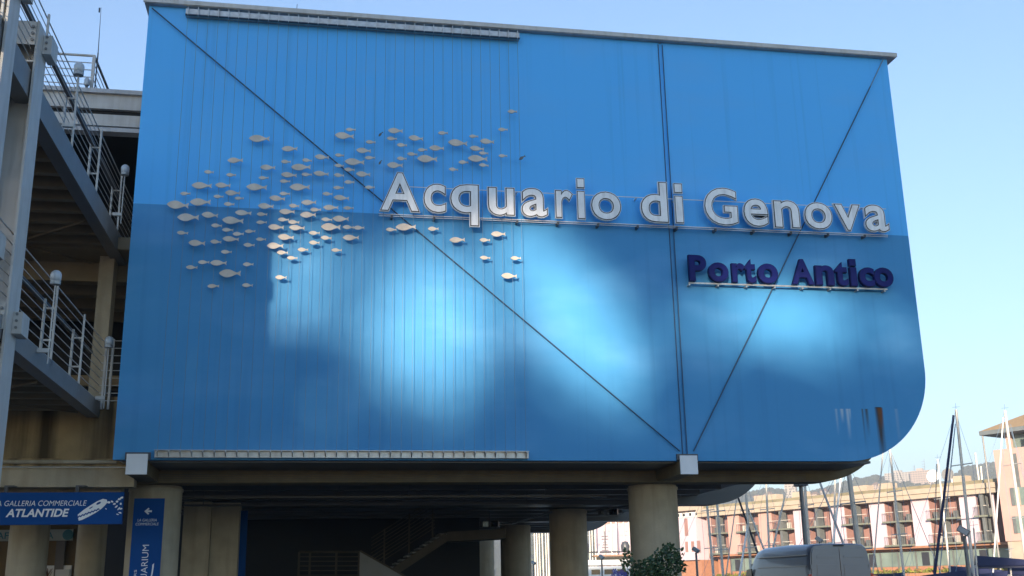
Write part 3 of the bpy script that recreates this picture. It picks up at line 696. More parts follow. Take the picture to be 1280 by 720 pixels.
# vertical banner on the left column
YB = 1.74
e0 = at(168, 623, YB); e1 = at(206, 623, YB); bw = e1[0]-e0[0]; ub = bw/38
bn = thing('column_banner', ((e0[0]+e1[0])/2, YB, .6), 'tall blue banner with white arrow and lettering on the left concrete column', 'banner')
b = MB(); b.box((e0[0], YB, .6), (e1[0], YB+.03, e0[2])); b.build('board', 'sign_blue', bn)
fb = dict(o=(e0[0], YB, e0[2]), ex=(1, 0, 0), ez=(0, 0, 1), ey=(0, -1, 0))
def bprint(poly, lift=.004):
    b = MB(); o = np.array(fb['o']); b.add([o+np.array([a*ub, -lift, -c*ub]) for a, c in poly], [tuple(range(len(poly)))]); return b.build('arrow_print', 'sign_white', bn)
bprint([(13.5, 16.5), (18.5, 12), (20, 13.5), (17.8, 15.4), (17.8, 17.6), (20, 19.5), (18.5, 21)])
bprint([(17.6, 15.3), (23, 15.3), (23, 17.7), (17.6, 17.7)], .0046)
put_text(bn, 'LA GALLERIA', w_=24*ub, z0=-29.5*ub, h=3.4*ub, m='sign_white', shear=.1, x0=6*ub, **fb)
put_text(bn, 'COMMERCIALE', w_=28.5*ub, z0=-34.5*ub, h=3.4*ub, m='sign_white', shear=.1, x0=4*ub, **fb)
put_text(bn, 'AQUARIUM', w_=62*ub, z0=-121*ub, h=9.5*ub, m='sign_white', x0=14.5*ub, off=-.006, rot=True, **fb)
put_text(bn, 'TOURS', w_=26*ub, z0=-116*ub, h=3*ub, m='sign_white', x0=6.5*ub, off=-.004, rot=True, **fb)
sw = [(29-8*t**2+1.2, 82+40*t) for t in np.linspace(0, 1, 9)]+[(28.2-8.5*t**2, 84+40*t) for t in np.linspace(1, 0, 9)]
bprint(sw)
# columns under the gallery building
for (xl, xr, Y, nm) in ((8, 58, 3.2, 0), (94, 131, 6.0, 1)):
    a = at(xl, 690, Y); c = at(xr, 690, Y); r = (c[0]-a[0])/2
    b = MB(); b.lathe(((a[0]+c[0])/2, Y+r*.3, 0), [(r, 0), (r, 3.55)], 24); b.build('column', 'concrete', gb, smooth=True)
YK = 7.5
k0 = at(-60, 660, YK); k1 = at(92, 660, YK); kz1 = at(40, 662, YK)[2]; kz0 = at(40, 676, YK)[2]
cs = thing('cafe_sign', (k0[0], YK, kz0), 'pale sign board with teal lettering behind the left columns', 'sign')
b = MB(); b.box((k0[0], YK, kz0), (k1[0], YK+.06, kz1)); b.build('board', 'sign_grey', cs)
ta = at(-13, 670, YK)[0]; tb = at(67, 670, YK)[0]
put_text(cs, 'CAFFETTERIA', (ta, YK, kz0), (1, 0, 0), (0, 0, 1), (0, -1, 0), tb-ta, (kz1-kz0)*.18, (kz1-kz0)*.6, 'sign_teal', off=.012)
q = at(85, 669, YK); b = MB(); b.tube((q[0], YK-.004, (kz0+kz1)/2), (q[0], YK-.001, (kz0+kz1)/2), (kz1-kz0)*.48, n=20); b.build('logo_disc', 'sign_teal', cs)
b = MB(); b.box((k0[0], YK+.1, 0), (k1[0]+.5, YK+.3, kz0+.4)); b.build('shop_wall', 'brown_wall', gb)
b = MB(); b.box((k1[0]-.35, YK-.02, 0), (k1[0]-.15, YK+.08, kz0-.01)); b.build('door_post', 'dark_metal', gb)
q0 = at(54, 707, YK); q1 = at(88, 720, YK)
b = MB(); b.box((q0[0], YK+.02, .6), (q1[0], YK+.09, q0[2])); ps = b.build('poster_board', 'sign_white', None, (q0[0], YK, .6)); tag(ps, 'white poster with brown coral motif on the dim shop wall', 'poster')
for i in range(9):
    px = 57+random.uniform(0, 9); py = 722-random.uniform(0, 12); a = at(px, py, YK+.012)
    b = MB(); b.bar((q0[0]+.12+random.uniform(-.04, .04), YK+.012, q0[2]-.25), a, .018, .006); b.build('coral_print', 'deck', ps)
a = at(70, 712, YK); c = at(87, 721, YK)
b = MB(); b.box((a[0], YK-.05, c[2]-.5), (c[0], YK+.01, a[2])); tag(b.build('notice_panel', 'globe', None, (a[0], YK, c[2])), 'small pale blue panel in front of the shop poster', 'panel')

# ================================================================== VAN
def van():
    X0, X1, YR, LEN, H = 14.55, 16.62, 11.0, 6.0, 2.64
    t = thing('parked_van', ((X0+X1)/2, YR+3, 0), 'silver high-roof delivery van seen from behind, parked past the columns', 'van')
    # body lofted from cross sections along Y
    xc = (X0+X1)/2; hw = (X1-X0)/2
    secs = []
    def sec(y, zt, wt, zb=.35, wb=1.0):
        pts = []
        for sgn in (1, -1):
            col_ = [(wb, zb), (1.0, zb+.35), (1.0, 1.15), (.965, 1.75), (wt, zt-.22), (wt-.045, zt-.10), (wt-.14, zt-.025), (wt-.4, zt)]
            if sgn == -1: col_ = col_[::-1]
            pts += [(xc+sgn*hw*a, y, min(z, zt)) for a, z in col_]
        return pts
    for y, zt, wt in ((0, H-.05, .885), (.05, H-.015, .895), (.3, H, .90), (2.2, H+.03, .90), (3.6, H+.01, .90), (4.1, H-.06, .89), (4.45, H-.22, .87), (4.7, H-.45, .85), (5.1, 1.72, .83), (5.3, 1.45, .84), (5.8, 1.18, .88), (6.0, .95, .85)):
        secs.append(sec(YR+y, zt, wt))
    n = len(secs[0]); b = MB(); vs = [p for s_ in secs for p in s_]
    fs = [(k*n+i, k*n+(i+1) % n, (k+1)*n+(i+1) % n, (k+1)*n+i) for k in range(len(secs)-1) for i in range(n)]
    fs += [tuple(range(n)), tuple(range(len(vs)-1, len(vs)-n-1, -1))]
    b.add(vs, fs); body = b.build('body', 'van', t, smooth=True)
    # rear doors, slightly proud, with pressed panels
    for s, (a0, a1) in ((-1, (-.87, -.008)), (1, (.008, .87))):
        xa, xb = xc+hw*a0, xc+hw*a1
        out = .80 if s < 0 else .80
        poly = [(xa if s < 0 else xa, .55), (xb, .55), (xb, H-.17), (xa, H-.17)]
        if s < 0: poly = [(xc-hw*.93, .55), (xb, .55), (xb, H-.13), (xc-hw*.80, H-.15), (xc-hw*.855, H-.26), (xc-hw*.93, 1.5)]
        else: poly = [(xa, .55), (xc+hw*.93, .55), (xc+hw*.93, 1.5), (xc+hw*.855, H-.26), (xc+hw*.80, H-.15), (xa, H-.13)]
        b = MB(); b.prism(poly, (0, 0, 0), (1, 0, 0), (0, 0, 1), (0, 1, 0), YR-.03, YR-.004); d = b.build('rear_door', 'van', t, bevel=.008)
        pa, pb = sorted((xc+s*hw*.74, xc+s*hw*.10))
        b = MB(); b.box((pa, YR-.042, 1.35), (pb, YR-.032, H-.62)); b.build('pressed_panel', 'van', d, bevel=.004)
        b = MB(); b.box((pa+.02, YR-.040, H-.43), (pb-.01, YR-.032, H-.36)); b.build('pressed_panel', 'van', d, bevel=.003)
        b = MB(); b.box((xc+s*hw*.90-.03, YR-.045, 1.9), (xc+s*hw*.90+.03, YR-.02, 2.02)); b.build('hinge', 'van', d)
    b = MB(); b.box((xc-.16, YR-.035, H-.095), (xc+.16, YR-.001, H-.045)); b.build('brake_light', 'van_dark', t)
    for s in (-1, 1):
        b = MB(); b.box((xc+s*hw*.955-.05, YR-.03, 1.0), (xc+s*hw*.955+.05, YR+.06, 1.75)); b.build('tail_light', 'tail', t, bevel=.01)
    b = MB(); b.box((X0+.05, YR-.12, .38), (X1-.05, YR+.02, .62)); b.build('bumper', 'van_dark', t, bevel=.02)
    # side mouldings, panel joints and cab window on the left flank
    for (y0, y1, z) in ((.15, 3.9, 1.98), (.15, 3.9, 2.30)):
        b = MB(); b.box((X0+.035, YR+y0, z), (X0+.085, YR+y1, z+.025)); b.build('side_crease', 'van', t)
    b = MB(); b.prism([(4.35, 1.30), (5.15, 1.30), (4.75, 1.95), (4.35, 1.98)], (X0-.006, YR, 0), (0, 1, 0), (0, 0, 1), (1, 0, 0), 0, .04); b.build('side_window', 'van_glass', t)
    b = MB(); b.prism([(-.8, 1.35), (.8, 1.35), (.72, 1.8), (-.72, 1.8)], (xc, YR+5.0, .35), (1, 0, 0), (0, 0, 1), (0, 1, 0), 0, .12); b.build('windscreen', 'van_glass', t)
    b = MB(); b.box((X0-.2, YR+4.9, 1.35), (X0-.02, YR+5.0, 1.65)); b.build('wing_mirror', 'van_dark', t, bevel=.02)
    for s, xx in ((-1, X0), (1, X1)):
        for yy in (1.1, 4.9):
            b = MB(); b.tube((xx-s*.22, YR+yy, .35), (xx+s*.01, YR+yy, .35), .35, n=24); wv = b.build('wheel', 'tyre', t)
            b = MB(); b.tube((xx+s*.011, YR+yy, .35), (xx+s*.02, YR+yy, .35), .21, n=18); b.build('rim', 'rim', wv)
    return t
van()

# ================================================================== SHRUB BY THE COLUMN
def shrub():
    Y = -2.5
    c = at(820, 712, Y); t = thing('leafy_shrub', (c[0], Y, 0), 'dark leafy shrub in a planter before the right concrete column', 'shrub')
    s = (at(860, 712, Y)[0]-at(780, 712, Y)[0])/80.0
    b = MB(); b.lathe((c[0], Y, 0), [(.25, 0), (.36, .5), (.39, .52), (.39, .6), (.33, .6)], 20); b.build('planter', 'terracotta', t, smooth=True)
    stems = MB(); lv = MB()
    blobs = [(800, 712, 14, 10), (815, 706, 12, 10), (830, 700, 14, 13), (842, 694, 11, 10), (848, 708, 8, 12), (826, 716, 18, 10), (792, 722, 13, 9), (835, 684, 6, 4), (822, 728, 26, 14), (788, 700, 4, 3)]
    for (px, py, rx, ry) in blobs:
        p = at(px, py, Y)
        stems.tube((c[0], Y, .55), p, .012, .006, 5)
        for _ in range(int(rx*ry*.8)):
            while True:
                a = np.array([random.uniform(-1, 1) for _ in range(3)])
                if a@a < 1: break
            q = p+np.array([a[0]*rx*s, a[1]*.22, a[2]*ry*s])
            d = np.array([random.gauss(0, 1), random.gauss(0, .8), random.gauss(.35, .6)]); d /= np.linalg.norm(d)
            e = np.cross(d, [random.gauss(0, 1), random.gauss(0, 1), random.gauss(0, 1)]); e /= np.linalg.norm(e); nn = np.cross(d, e)
            L = random.uniform(.055, .095); W = L*.26
            lv.add([q, q+d*L*.35+e*W+nn*.006, q+d*L*.75+e*W*.8, q+d*L, q+d*L*.75-e*W*.8, q+d*L*.35-e*W+nn*.006, q+d*L*.5-nn*.008],
                   [(0, 1, 6), (1, 2, 6), (2, 3, 6), (3, 4, 6), (4, 5, 6), (5, 0, 6)])
    stems.build('stems', 'bark', t); o = lv.build('foliage', 'leaf', t); o['kind'] = 'stuff'
    # little rose-like plant beside it
    c = at(783, 712, Y-.2); t2 = thing('flower_plant', (c[0], Y-.2, 0), 'thin dark plant with drooping leaves and violet flowers left of the shrub', 'plant')
    b = MB(); top = at(784, 690, Y-.2)
    for dx in (0, .02, -.03): b.tube((c[0]+dx, Y-.2, .0), (top[0]+dx*2, Y-.2, top[2]-abs(dx)*2), .006, .004, 5)
    b.build('stem', 'bark', t2); b = MB()
    for (px, py) in [(784, 689), (781, 694), (787, 692), (786, 698), (780, 701), (784, 703), (789, 700), (777, 702), (782, 708)]:
        for _ in range(5):
            q = at(px+random.uniform(-2, 2), py+random.uniform(-2, 2), Y-.2+random.uniform(-.05, .05))
            d = np.array([random.gauss(0, 1), random.gauss(0, .4), random.gauss(-.2, .6)]); d /= np.linalg.norm(d); e = np.cross(d, [0, 1, .2]); e /= np.linalg.norm(e); L = .07
            b.add([q, q+d*L*.5+e*L*.3, q+d*L, q+d*L*.5-e*L*.3], [(0, 1, 2, 3)])
    b.build('leaves', 'leaf', t2); b = MB()
    for (px, py) in [(768, 714), (772, 717), (777, 715), (781, 718), (766, 720), (775, 721)]:
        q = at(px, py, Y-.2)
        for i in range(6):
            a = 2*math.pi*i/6; d = np.array([math.cos(a), -.3, math.sin(a)]); e = np.array([-math.sin(a), 0, math.cos(a)])
            b.add([q, q+d*.03+e*.014, q+d*.05, q+d*.03-e*.014], [(0, 1, 2, 3)])
        b.tube((c[0], Y-.2, .2), q, .004, n=4)
    b.build('flowers', 'flower', t2)
shrub()
# ================================================================== MARK: BACKGROUND
# ---- pink hotel across the marina
HR = np.array([75.2, 91.0]); HL = np.array([56.5, 130.0])
he = (HL-HR)/np.linalg.norm(HL-HR); hn = np.array([-he[1], he[0]])     # along the front (to the left), outward
def hu(px, py=660, out=0.0):
    d = ray(px, py)[:2]; A = np.array([[d[0], -he[0]], [d[1], -he[1]]]); s = np.linalg.solve(A, HR+hn*out-EYE[:2]); return float(s[1])
def hz(px, py):
    d = ray(px, py); A = np.array([[d[0], -he[0]], [d[1], -he[1]]]); s = np.linalg.solve(A, HR-EYE[:2]); return float(EYE[2]+d[2]*s[0])
hot = thing('pink_hotel', (HR[0], HR[1], 0), 'long pink hotel with recessed balconies across the marina', 'building')
HO, HE, HN, HZ = (HR[0], HR[1], 0), (he[0], he[1], 0), (hn[0], hn[1], 0), (0, 0, 1)
def hb(name, m, u0, u1, d0, d1, z0, z1, parent=None, bevel=0):
    b = MB(); b.obox(HO, HE, HN, HZ, (u0, d0, z0), (u1, d1, z1)); return b.build(name, m, parent or hot, bevel=bevel)
Z0, Z1, Z2, Z3, Z4 = 5.45, 8.25, 10.6, 11.65, 12.15    # floors and eaves
bays = [(1244, 1224), (1203, 1164), (1142, 1108), (1089, 1057), (1039, 1011), (993, 965), (949, 924), (910, 889)]
bu = [tuple(hu(p) for p in pr_) for pr_ in bays]
uR, uL = hu(1247), hu(884)
hb('core_wall', 'pink_dark', uR-12, uL+2, -9, -1.5, Z0-.24, Z2)
edges = [uR]+[e for p in bu for e in p]+[uL]
for i in range(0, len(edges), 2):
    a, c = edges[i], edges[i+1]
    if c-a > .05:
        pw = hb('wall_panel', 'lilac' if i < 12 else 'pink', a, c, -.12, 0, Z0-.25, Z2)
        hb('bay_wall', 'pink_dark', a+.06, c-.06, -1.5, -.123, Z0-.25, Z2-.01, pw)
for k, (a, c) in enumerate(bu):
    m = (a+c)/2
    hb('fin', 'fin', m-.2, m+.2, -.6, .45, Z0-.1, Z2-.05)
    for z0_, z1_ in ((Z0, Z1), (Z1, Z2)):
        hb('balcony_slab', 'balc', a, c, -1.5, .75, z0_-.22, z0_-.02)
        for s0, s1 in ((a, m-.2), (m+.2, c)):
            w_ = s1-s0
            d = hb('balcony_door', 'hotel_glass', s0+w_*.08, s0+w_*.58, -1.49, -1.42, z0_, z0_+2.15)
            hb('door_frame', 'pink', s0+w_*.30, s0+w_*.33, -1.415, -1.38, z0_, z0_+2.1, d)
            r = hb('railing', 'rail_pale', s0+.05, s1-.05, .60, .66, z0_+1.0, z0_+1.06)
            nb = max(5, int(w_/.28))
            b = MB()
            for i in range(nb):
                uu = s0+.1+(w_-.2)*i/(nb-1); b.obox(HO, HE, HN, HZ, (uu-.012, .61, z0_), (uu+.012, .65, z0_+1.0))
            b.build('balusters', 'fin', r)
            if random.random() < .8:
                uu = s0+w_*random.uniform(.3, .7); hb('balcony_chair', 'rail_pale' if random.random() < .4 else 'fin', uu-.22, uu+.22, -.5, -.1, z0_, z0_+.75)
hb('cornice', 'cream', uR-1, uL+1, -3, .9, Z2+.003, Z3)
hb('cornice_lip', 'cream', uR-1, uL+1, .9, 1.1, Z2+.55, Z3+.06)
hb('roof', 'olive_roof', uR-1, uL+1, -9, .4, Z3+.065, Z4)
for px, w_ in ((1078, 2.2), (1110, 1.7), (1000, 2.0), (958, 4.0), (1205, 1.5)):
    uu = hu(px); hb('roof_block', 'cream', uu-w_/2, uu+w_/2, -1.6, -.2, Z4+.002, Z4+.75)
# ground floor glass front
hb('soffit', 'salmon', uR-1, uL, -2.2, -.05, Z0-.5, Z0-.26)
hb('shop_wall', 'salmon', uR-1, uL, -2.2, -1.8, 0, Z0-.5)
uu = uR-.5; k = 0
while uu < uL-3:
    g_ = hb('shop_window', 'shop_glass', uu, uu+2.3, -1.79, -1.7, 2.9, 4.65)
    if k % 3 == 1: hb('open_pane', 'hotel_glass', uu+.6, uu+1.6, -1.69, -1.66, 2.95, 4.5, g_)
    hb('window_post', 'fin', uu+2.32, uu+2.45, -1.79, -1.6, 2.6, 4.7)
    uu += 2.5; k += 1
hb('planting_box', 'salmon', uR, uL, -1.6, -.8, 0, 2.1)
b = MB()
for i in range(1500):
    uu = random.uniform(uR, uL); q = np.array(HO)+np.array(HE)*uu+np.array(HN)*random.uniform(-1.6, -.8)+np.array([0, 0, 2.1+abs(random.gauss(0, .22))])
    d = np.array([random.gauss(0, 1), random.gauss(0, 1), random.gauss(0, 1)])*.16; e = np.array([random.gauss(0, 1), random.gauss(0, 1), random.gauss(0, 1)])*.16
    b.add([q, q+d, q+d+e, q+e], [(0, 1, 2, 3)])
o = b.build('planting', 'hedge', hot); o['kind'] = 'stuff'
# right tower of the hotel
tw = thing('pink_tower', (HR[0], HR[1], 0), 'pink corner tower with tan hip roof at the right edge', 'building')
ut = hu(1250, 625, 2.2)
ZT_ = hz(1240, 566)*1.0
def tb_(name, m, u0, u1, d0, d1, z0, z1, parent=None):
    b = MB(); b.obox(HO, HE, HN, HZ, (u0, d0, z0), (u1, d1, z1)); return b.build(name, m, parent or tw)
tb_('tower_wall', 'pink', ut-14, ut, -7, 2.2, 5.2, ZT_)
tb_('tower_base', 'cream', ut-14, ut-.1, -7, 2.0, 0, 5.19)
for (pa, pb, ya, yb) in ((1263, 1284, 612, 634), (1266, 1286, 647, 668), (1282, 1290, 545, 560)):
    u0, u1 = hu(pb, ya, 2.2), hu(pa, ya, 2.2); za_, zb_ = hz(pa, yb), hz(pa, ya)
    o = tb_('window', 'shop_glass', u0, u1, 2.203, 2.25, za_, zb_)
    tb_('window_frame', 'fin', u1-.35, u1, 2.26, 2.32, za_, zb_, o); tb_('mullion', 'cream', (u0+u1)/2-.08, (u0+u1)/2+.08, 2.26, 2.32, za_, zb_, o)
o = tb_('slit_recess', 'fin', ut-2.6, ut-2.2, 2.203, 2.22, ZT_-5.2, ZT_-.6)
tb_('loggia_back', 'shop_glass', ut-14, ut-1.2, -6, .5, ZT_+.003, ZT_+1.7)
for uu in (ut-1.0, ut-3.6, ut-6.2, ut-8.8): tb_('loggia_post', 'pink', uu-.45, uu, .55, 1.1, ZT_+.003, ZT_+1.7)
tb_('eave', 'slate', ut-15, ut+1.0, -8, 2.9, ZT_+1.705, ZT_+2.15)
b = MB(); o_ = np.array(HO); E3, N3 = np.array(HE), np.array(HN)
P3 = lambda u_, d_, z_: o_+E3*u_+N3*d_+np.array([0, 0, z_])
b.add([P3(ut+1.0, 2.9, ZT_+2.153), P3(ut-15, 2.9, ZT_+2.153), P3(ut-15, -8, ZT_+2.153), P3(ut+1.0, -8, ZT_+2.153), P3(ut-5.5, -2.5, ZT_+5.0), P3(ut-9.5, -2.5, ZT_+5.0)],
      [(0, 1, 5, 4), (1, 2, 5), (2, 3, 4, 5), (3, 0, 4), (0, 3, 2, 1)]); b.build('hip_roof', 'tan_roof', tw)
b = MB(); b.tube(P3(ut+.8, 2.6, 0), P3(ut+.8, 2.6, ZT_+1.7), .09); b.build('downpipe', 'mid_steel', tw)
# left end of the hotel with strip windows and slate roof
tl = thing('pale_pink_wing', (HL[0], HL[1], 0), 'pale pink far wing with small windows and grey slate roof beside the column', 'building')
def tl_(name, m, u0, u1, d0, d1, z0, z1, parent=None):
    b = MB(); b.obox(HO, HE, HN, HZ, (u0, d0, z0), (u1, d1, z1)); return b.build(name, m, parent or tl)
uA, uB = uL+.1, uL+24
zt = hz(880, 646); zt2 = hz(880, 637)
tl_('wing_wall', 'lilac', uA+1.1, uB, -8, 1.0, 4.6, zt)
tl_('wing_base', 'salmon', uA+1.1, uB, -8, .4, 0, 4.59)
tl_('strip_wall', 'pink', uA+1.1, uB, -8, -.2, zt+.003, zt2)
tl_('wing_eave', 'cream', uA, uB, -8, .9, zt2+.003, zt2+.7)
for px in (850, 857, 865, 873, 880, 888):
    uu = hu(px); o = tl_('window', 'hull_white', uu-.7, uu+.7, -.197, -.1, zt+.15, zt2-.15); tl_('pane', 'hotel_glass', uu+.05, uu+.5, -.095, -.06, zt+.3, zt2-.3, o)
for (px, ya, yb, w_) in ((864, 641, 670, .7), (867, 677, 690, 1.8), (878, 676, 690, .6), (852, 677, 690, .8)):
    uu = hu(px); o = tl_('window', 'pink_dark', uu-w_/2, uu+w_/2, 1.003, 1.03, hz(px, yb), min(zt-.1, hz(px, ya)))
    if w_ > 1: tl_('pane', 'hull_white', uu-.3, uu+.25, 1.035, 1.06, hz(px, yb), hz(px, ya), o)
sr = atD(905, 641, 225); sr2 = atD(985, 637, 225); zz = sr[2]; rz = atD(928, 613, 225)[2]
ex_ = (sr2-sr); ex_[2] = 0; W_ = np.linalg.norm(ex_); ex_ /= W_; ey_ = np.array([-ex_[1], ex_[0], 0])
b = MB(); b.obox((sr[0], sr[1], 0), ex_, ey_, (0, 0, 1), (-8, .6, 2), (W_-.6, 14, zz)); us = b.build('upper_storey', 'cream', tl)
for i in range(7):
    b = MB(); b.obox((sr[0], sr[1], 0), ex_, ey_, (0, 0, 1), (i*W_/7, .5, zz-1.7), ((i+.7)*W_/7, .598, zz-.3)); b.build('upper_window', 'hotel_glass', us)
Q3 = lambda a_, b_, z_: np.array([sr[0], sr[1], 0])+ex_*a_+ey_*b_+np.array([0, 0, z_])
b = MB(); b.add([Q3(-9, 0, zz+.003), Q3(W_, 0, zz+.003), Q3(W_, 15, zz+.003), Q3(-9, 15, zz+.003), Q3(W_*.3, 7, rz), Q3(-4, 7, rz)], [(0, 1, 4, 5), (1, 2, 4), (2, 3, 5, 4), (3, 0, 5), (0, 3, 2, 1)]); b.build('slate_roof', 'slate', tl)
# satellite dishes on the roof
for i, (px, lab) in enumerate(((1171, 'white satellite dish on the hotel roof beside the dark rolled sail'), (1190, 'grey satellite dish on the hotel roof right of the white one'))):
    uu = hu(px); q = P3(uu, -.6, Z4+1.0); t = thing('satellite_dish', P3(uu, -.6, Z4), lab, 'satellite dish')
    b = MB(); b.tube(P3(uu, -.6, Z4), q, .05); b.build('pole', 'mid_steel', t)
    b = MB(); N_ = np.array(HN)*.95+np.array([0, -.2, .2])
    b.tube(q, q+N_*.22, .15, .75, 16); b.build('dish', 'hull_white' if i == 0 else 'mid_steel', t, smooth=True)

# ---- yachts: hull on the water, mast where the photograph shows it
def hull(b, c, L, W, ang, zf=.95):
    ca, sa = math.cos(ang), math.sin(ang); N = 9; secs = []
    for i in range(N):
        f = i/(N-1); x = (f-.5)*L; wd = W/2*(1-(abs(f-.42)/.58)**2.4) if f > .42 else W/2*(.78+.22*f/.42); wd = max(wd, .02); sh = zf*(.86+.3*f*f)
        for (k, zz) in ((1, sh), (.93, .35), (.55, -.15), (0, -.35), (-.55, -.15), (-.93, .35), (-1, sh)):
            secs.append((c[0]+x*ca-k*wd*sa, c[1]+x*sa+k*wd*ca, c[2]+zz))
    n = 7
    b.add(secs, [(k*n+i, k*n+(i+1) % n, (k+1)*n+(i+1) % n, (k+1)*n+i) for k in range(N-1) for i in range(n)]+[tuple(range(n-1, -1, -1))])
def yacht(top, bot, D, label, r=.07, L=10, ang=0., group=None, mm='mast', boom=None, spreaders=(.45, .72), jib=None, stays=True, name='sailing_yacht', cover='navy_canvas', lines=()):
    T = atD(*top, D) if len(top) == 2 else np.array(top); B = atD(*bot, D)
    d = (B-T)/np.linalg.norm(B-T); base = T+d*((T[2]+.2)/-d[2])
    c = np.array([base[0], base[1], -1.3]); t = thing(name, c, label, 'yacht', group)
    ca, sa = math.cos(ang), math.sin(ang); fx = np.array([ca, sa, 0])
    b = MB(); hull(b, c, L, L*.3, ang); b.build('hull', 'hull_white', t, smooth=True)
    b = MB(); b.obox(c+np.array([0, 0, .9]), fx, (-sa, ca, 0), (0, 0, 1), (-.1*L, -.09*L, 0), (.22*L, .09*L, .5)); cb = b.build('cabin', 'hull_white', t, bevel=.1)
    for s in (-1, 1):
        b = MB(); b.obox(c+np.array([0, 0, 1.05]), fx, (-sa, ca, 0), (0, 0, 1), (-.05*L, s*.091*L-.01, .05), (.16*L, s*.091*L+.01, .25)); b.build('cabin_window', 'boat_window', cb)
    b = MB(); b.tube(T, base, r*.8, r, 8); b.build('mast', mm, t, smooth=True)
    side = np.array([-sa, ca, 0])
    for f in spreaders:
        p = base+(T-base)*f; b = MB(); b.tube(p-side*.75, p+side*.75, .03, n=5); b.build('spreader', mm, t)
    H_ = T[2]
    if stays:
        for s in (-1, 1):
            b = MB(); b.path([T-(T-base)*.03, base+(T-base)*.72+side*.75*s, base+(T-base)*.45+side*.75*s, base+side*L*.13*s+np.array([0, 0, -.2])], .009, 4); b.build('shroud', 'cable', t)
        b = MB(); b.tube(T, c-fx*L*.48+np.array([0, 0, .9]), .009, n=4); b.build('backstay', 'cable', t)
    b = MB(); b.tube(T, T+np.array([.02, 0, .35]), .012, n=5).tube(T+np.array([-.2, 0, .12]), T+np.array([.25, 0, .16]), .01, n=4); b.build('wind_vane', 'cable', t)
    if boom:
        p = base+np.array([0, 0, boom]); q = p-fx*L*.38
        b = MB(); b.tube(p, q, .07); b.build('boom', mm, t)
        b = MB(); pts = []
        for i in range(7):
            f = i/6; h_ = .30*(1-f)**.7+.10; pc = p+(q-p)*(f*.96+.02)
            pts += [pc+np.array([0, 0, -.1]), pc+side*.14+np.array([0, 0, .05]), pc+np.array([0, 0, h_*1.3]), pc-side*.14+np.array([0, 0, .05])]
        b.add(pts, [(k*4+i, k*4+(i+1) % 4, k*4+4+(i+1) % 4, k*4+4+i) for k in range(6) for i in range(4)]+[(0, 1, 2, 3), (27, 26, 25, 24)]); b.build('sail_cover', cover, t, smooth=True)
    for (p, q, rr_, m_) in lines:      # stays and rolled sails seen in the photograph
        P_, Q_ = atD(*p, D), atD(*q, D)
        if abs(P_[2]-Q_[2]) > .1:
            dd = (Q_-P_); Q_ = P_+dd*((P_[2]+.3)/-dd[2]) if Q_[2] > .5 and dd[2] < 0 else Q_
        b = MB(); b.tube(P_, Q_, rr_, rr_*1.25, 7); b.build('rolled_sail' if rr_ > .03 else 'stay', m_, t, smooth=True)
    return t
yacht((1195, 512), (1217, 720), 62, 'yacht with tall pale mast and dark navy rolled foresail beside it', r=.09, L=12, ang=.2, boom=1.6, lines=(((1192, 519), (1168, 720), .065, 'navy_canvas'), ((1194, 530), (1174, 720), .02, 'cable')))
yacht((1256, 513), (1281, 690), 66, 'yacht with tall mast before the pink tower at right', r=.095, L=12, ang=.1, boom=1.6, mm='mast', lines=(((1254, 522), (1241, 720), .035, 'hull_white'), ((1263, 530), (1290, 640), .012, 'cable')))
yacht((1172, 574), (1188, 720), 84, 'yacht with slender mast left of the dark rolled foresail', r=.085, L=10, ang=.2, lines=(((1171, 580), (1167, 720), .03, 'black_canvas'),))
yacht((1112, 560), (1130, 720), 74, 'yacht with pale mast and white stay left of the long balcony row', r=.085, L=11, ang=.15, boom=1.6, lines=(((1104, 560), (1091, 718), .04, 'mast'), ((1114, 566), (1165, 690), .02, 'mast_grey')))
yacht((1058, 570), (1078, 720), 44, 'yacht with thick grey mast rising behind the van roof', r=.115, L=11, ang=.2, mm='mast', boom=None)
yacht((1044, 585), (1042, 720), 80, 'yacht with thin pale mast just left of the thick grey one', r=.08, L=9, ang=.2, lines=(((1052, 590), (1040, 690), .07, 'hull_white'),))
yacht((1004, 580), (1014, 720), 60, 'yacht with silver mast beside the lamp post behind the van', r=.095, L=10, ang=.1, mm='mast', lines=(((1018, 585), (1058, 690), .055, 'mast_grey'),))
yacht((957, 590), (963, 720), 78, 'yacht with pale mast above the front of the van', r=.09, L=10, ang=.3, lines=(((983, 612), (964, 695), .06, 'mast'),))
yacht((931, 590), (939, 720), 70, 'yacht with pale mast crossed by a black rolled sail', r=.095, L=10, ang=.2, boom=1.6, lines=(((917, 606), (951, 702), .06, 'black_canvas'), ((932, 628), (957, 692), .055, 'mast'), ((935, 655), (925, 716), .06, 'hull_white')))
yacht((893, 590), (904, 720), 62, 'yacht with grey mast, second from the right concrete column', r=.085, L=10, ang=.2, mm='mast', lines=(((924, 600), (908, 716), .03, 'mast'),))
yacht((880, 590), (892, 720), 68, 'yacht with grey mast nearest the right concrete column', r=.09, L=10, ang=.2, mm='mast')
# masts of boats beyond the hotel roof
for (p, q, lab) in (((1219, 566), (1229, 640), 'mast of a hidden yacht rising behind the hotel roof beside the tower'), ((1226, 583), (1231, 640), 'short dark-topped mast behind the hotel roof next to the tower'), ((1189, 592), (1194, 640), 'short pale mast behind the hotel roof near the dishes')):
    yacht(p, q, 210, lab, r=.2, L=12, ang=.4, stays=False)
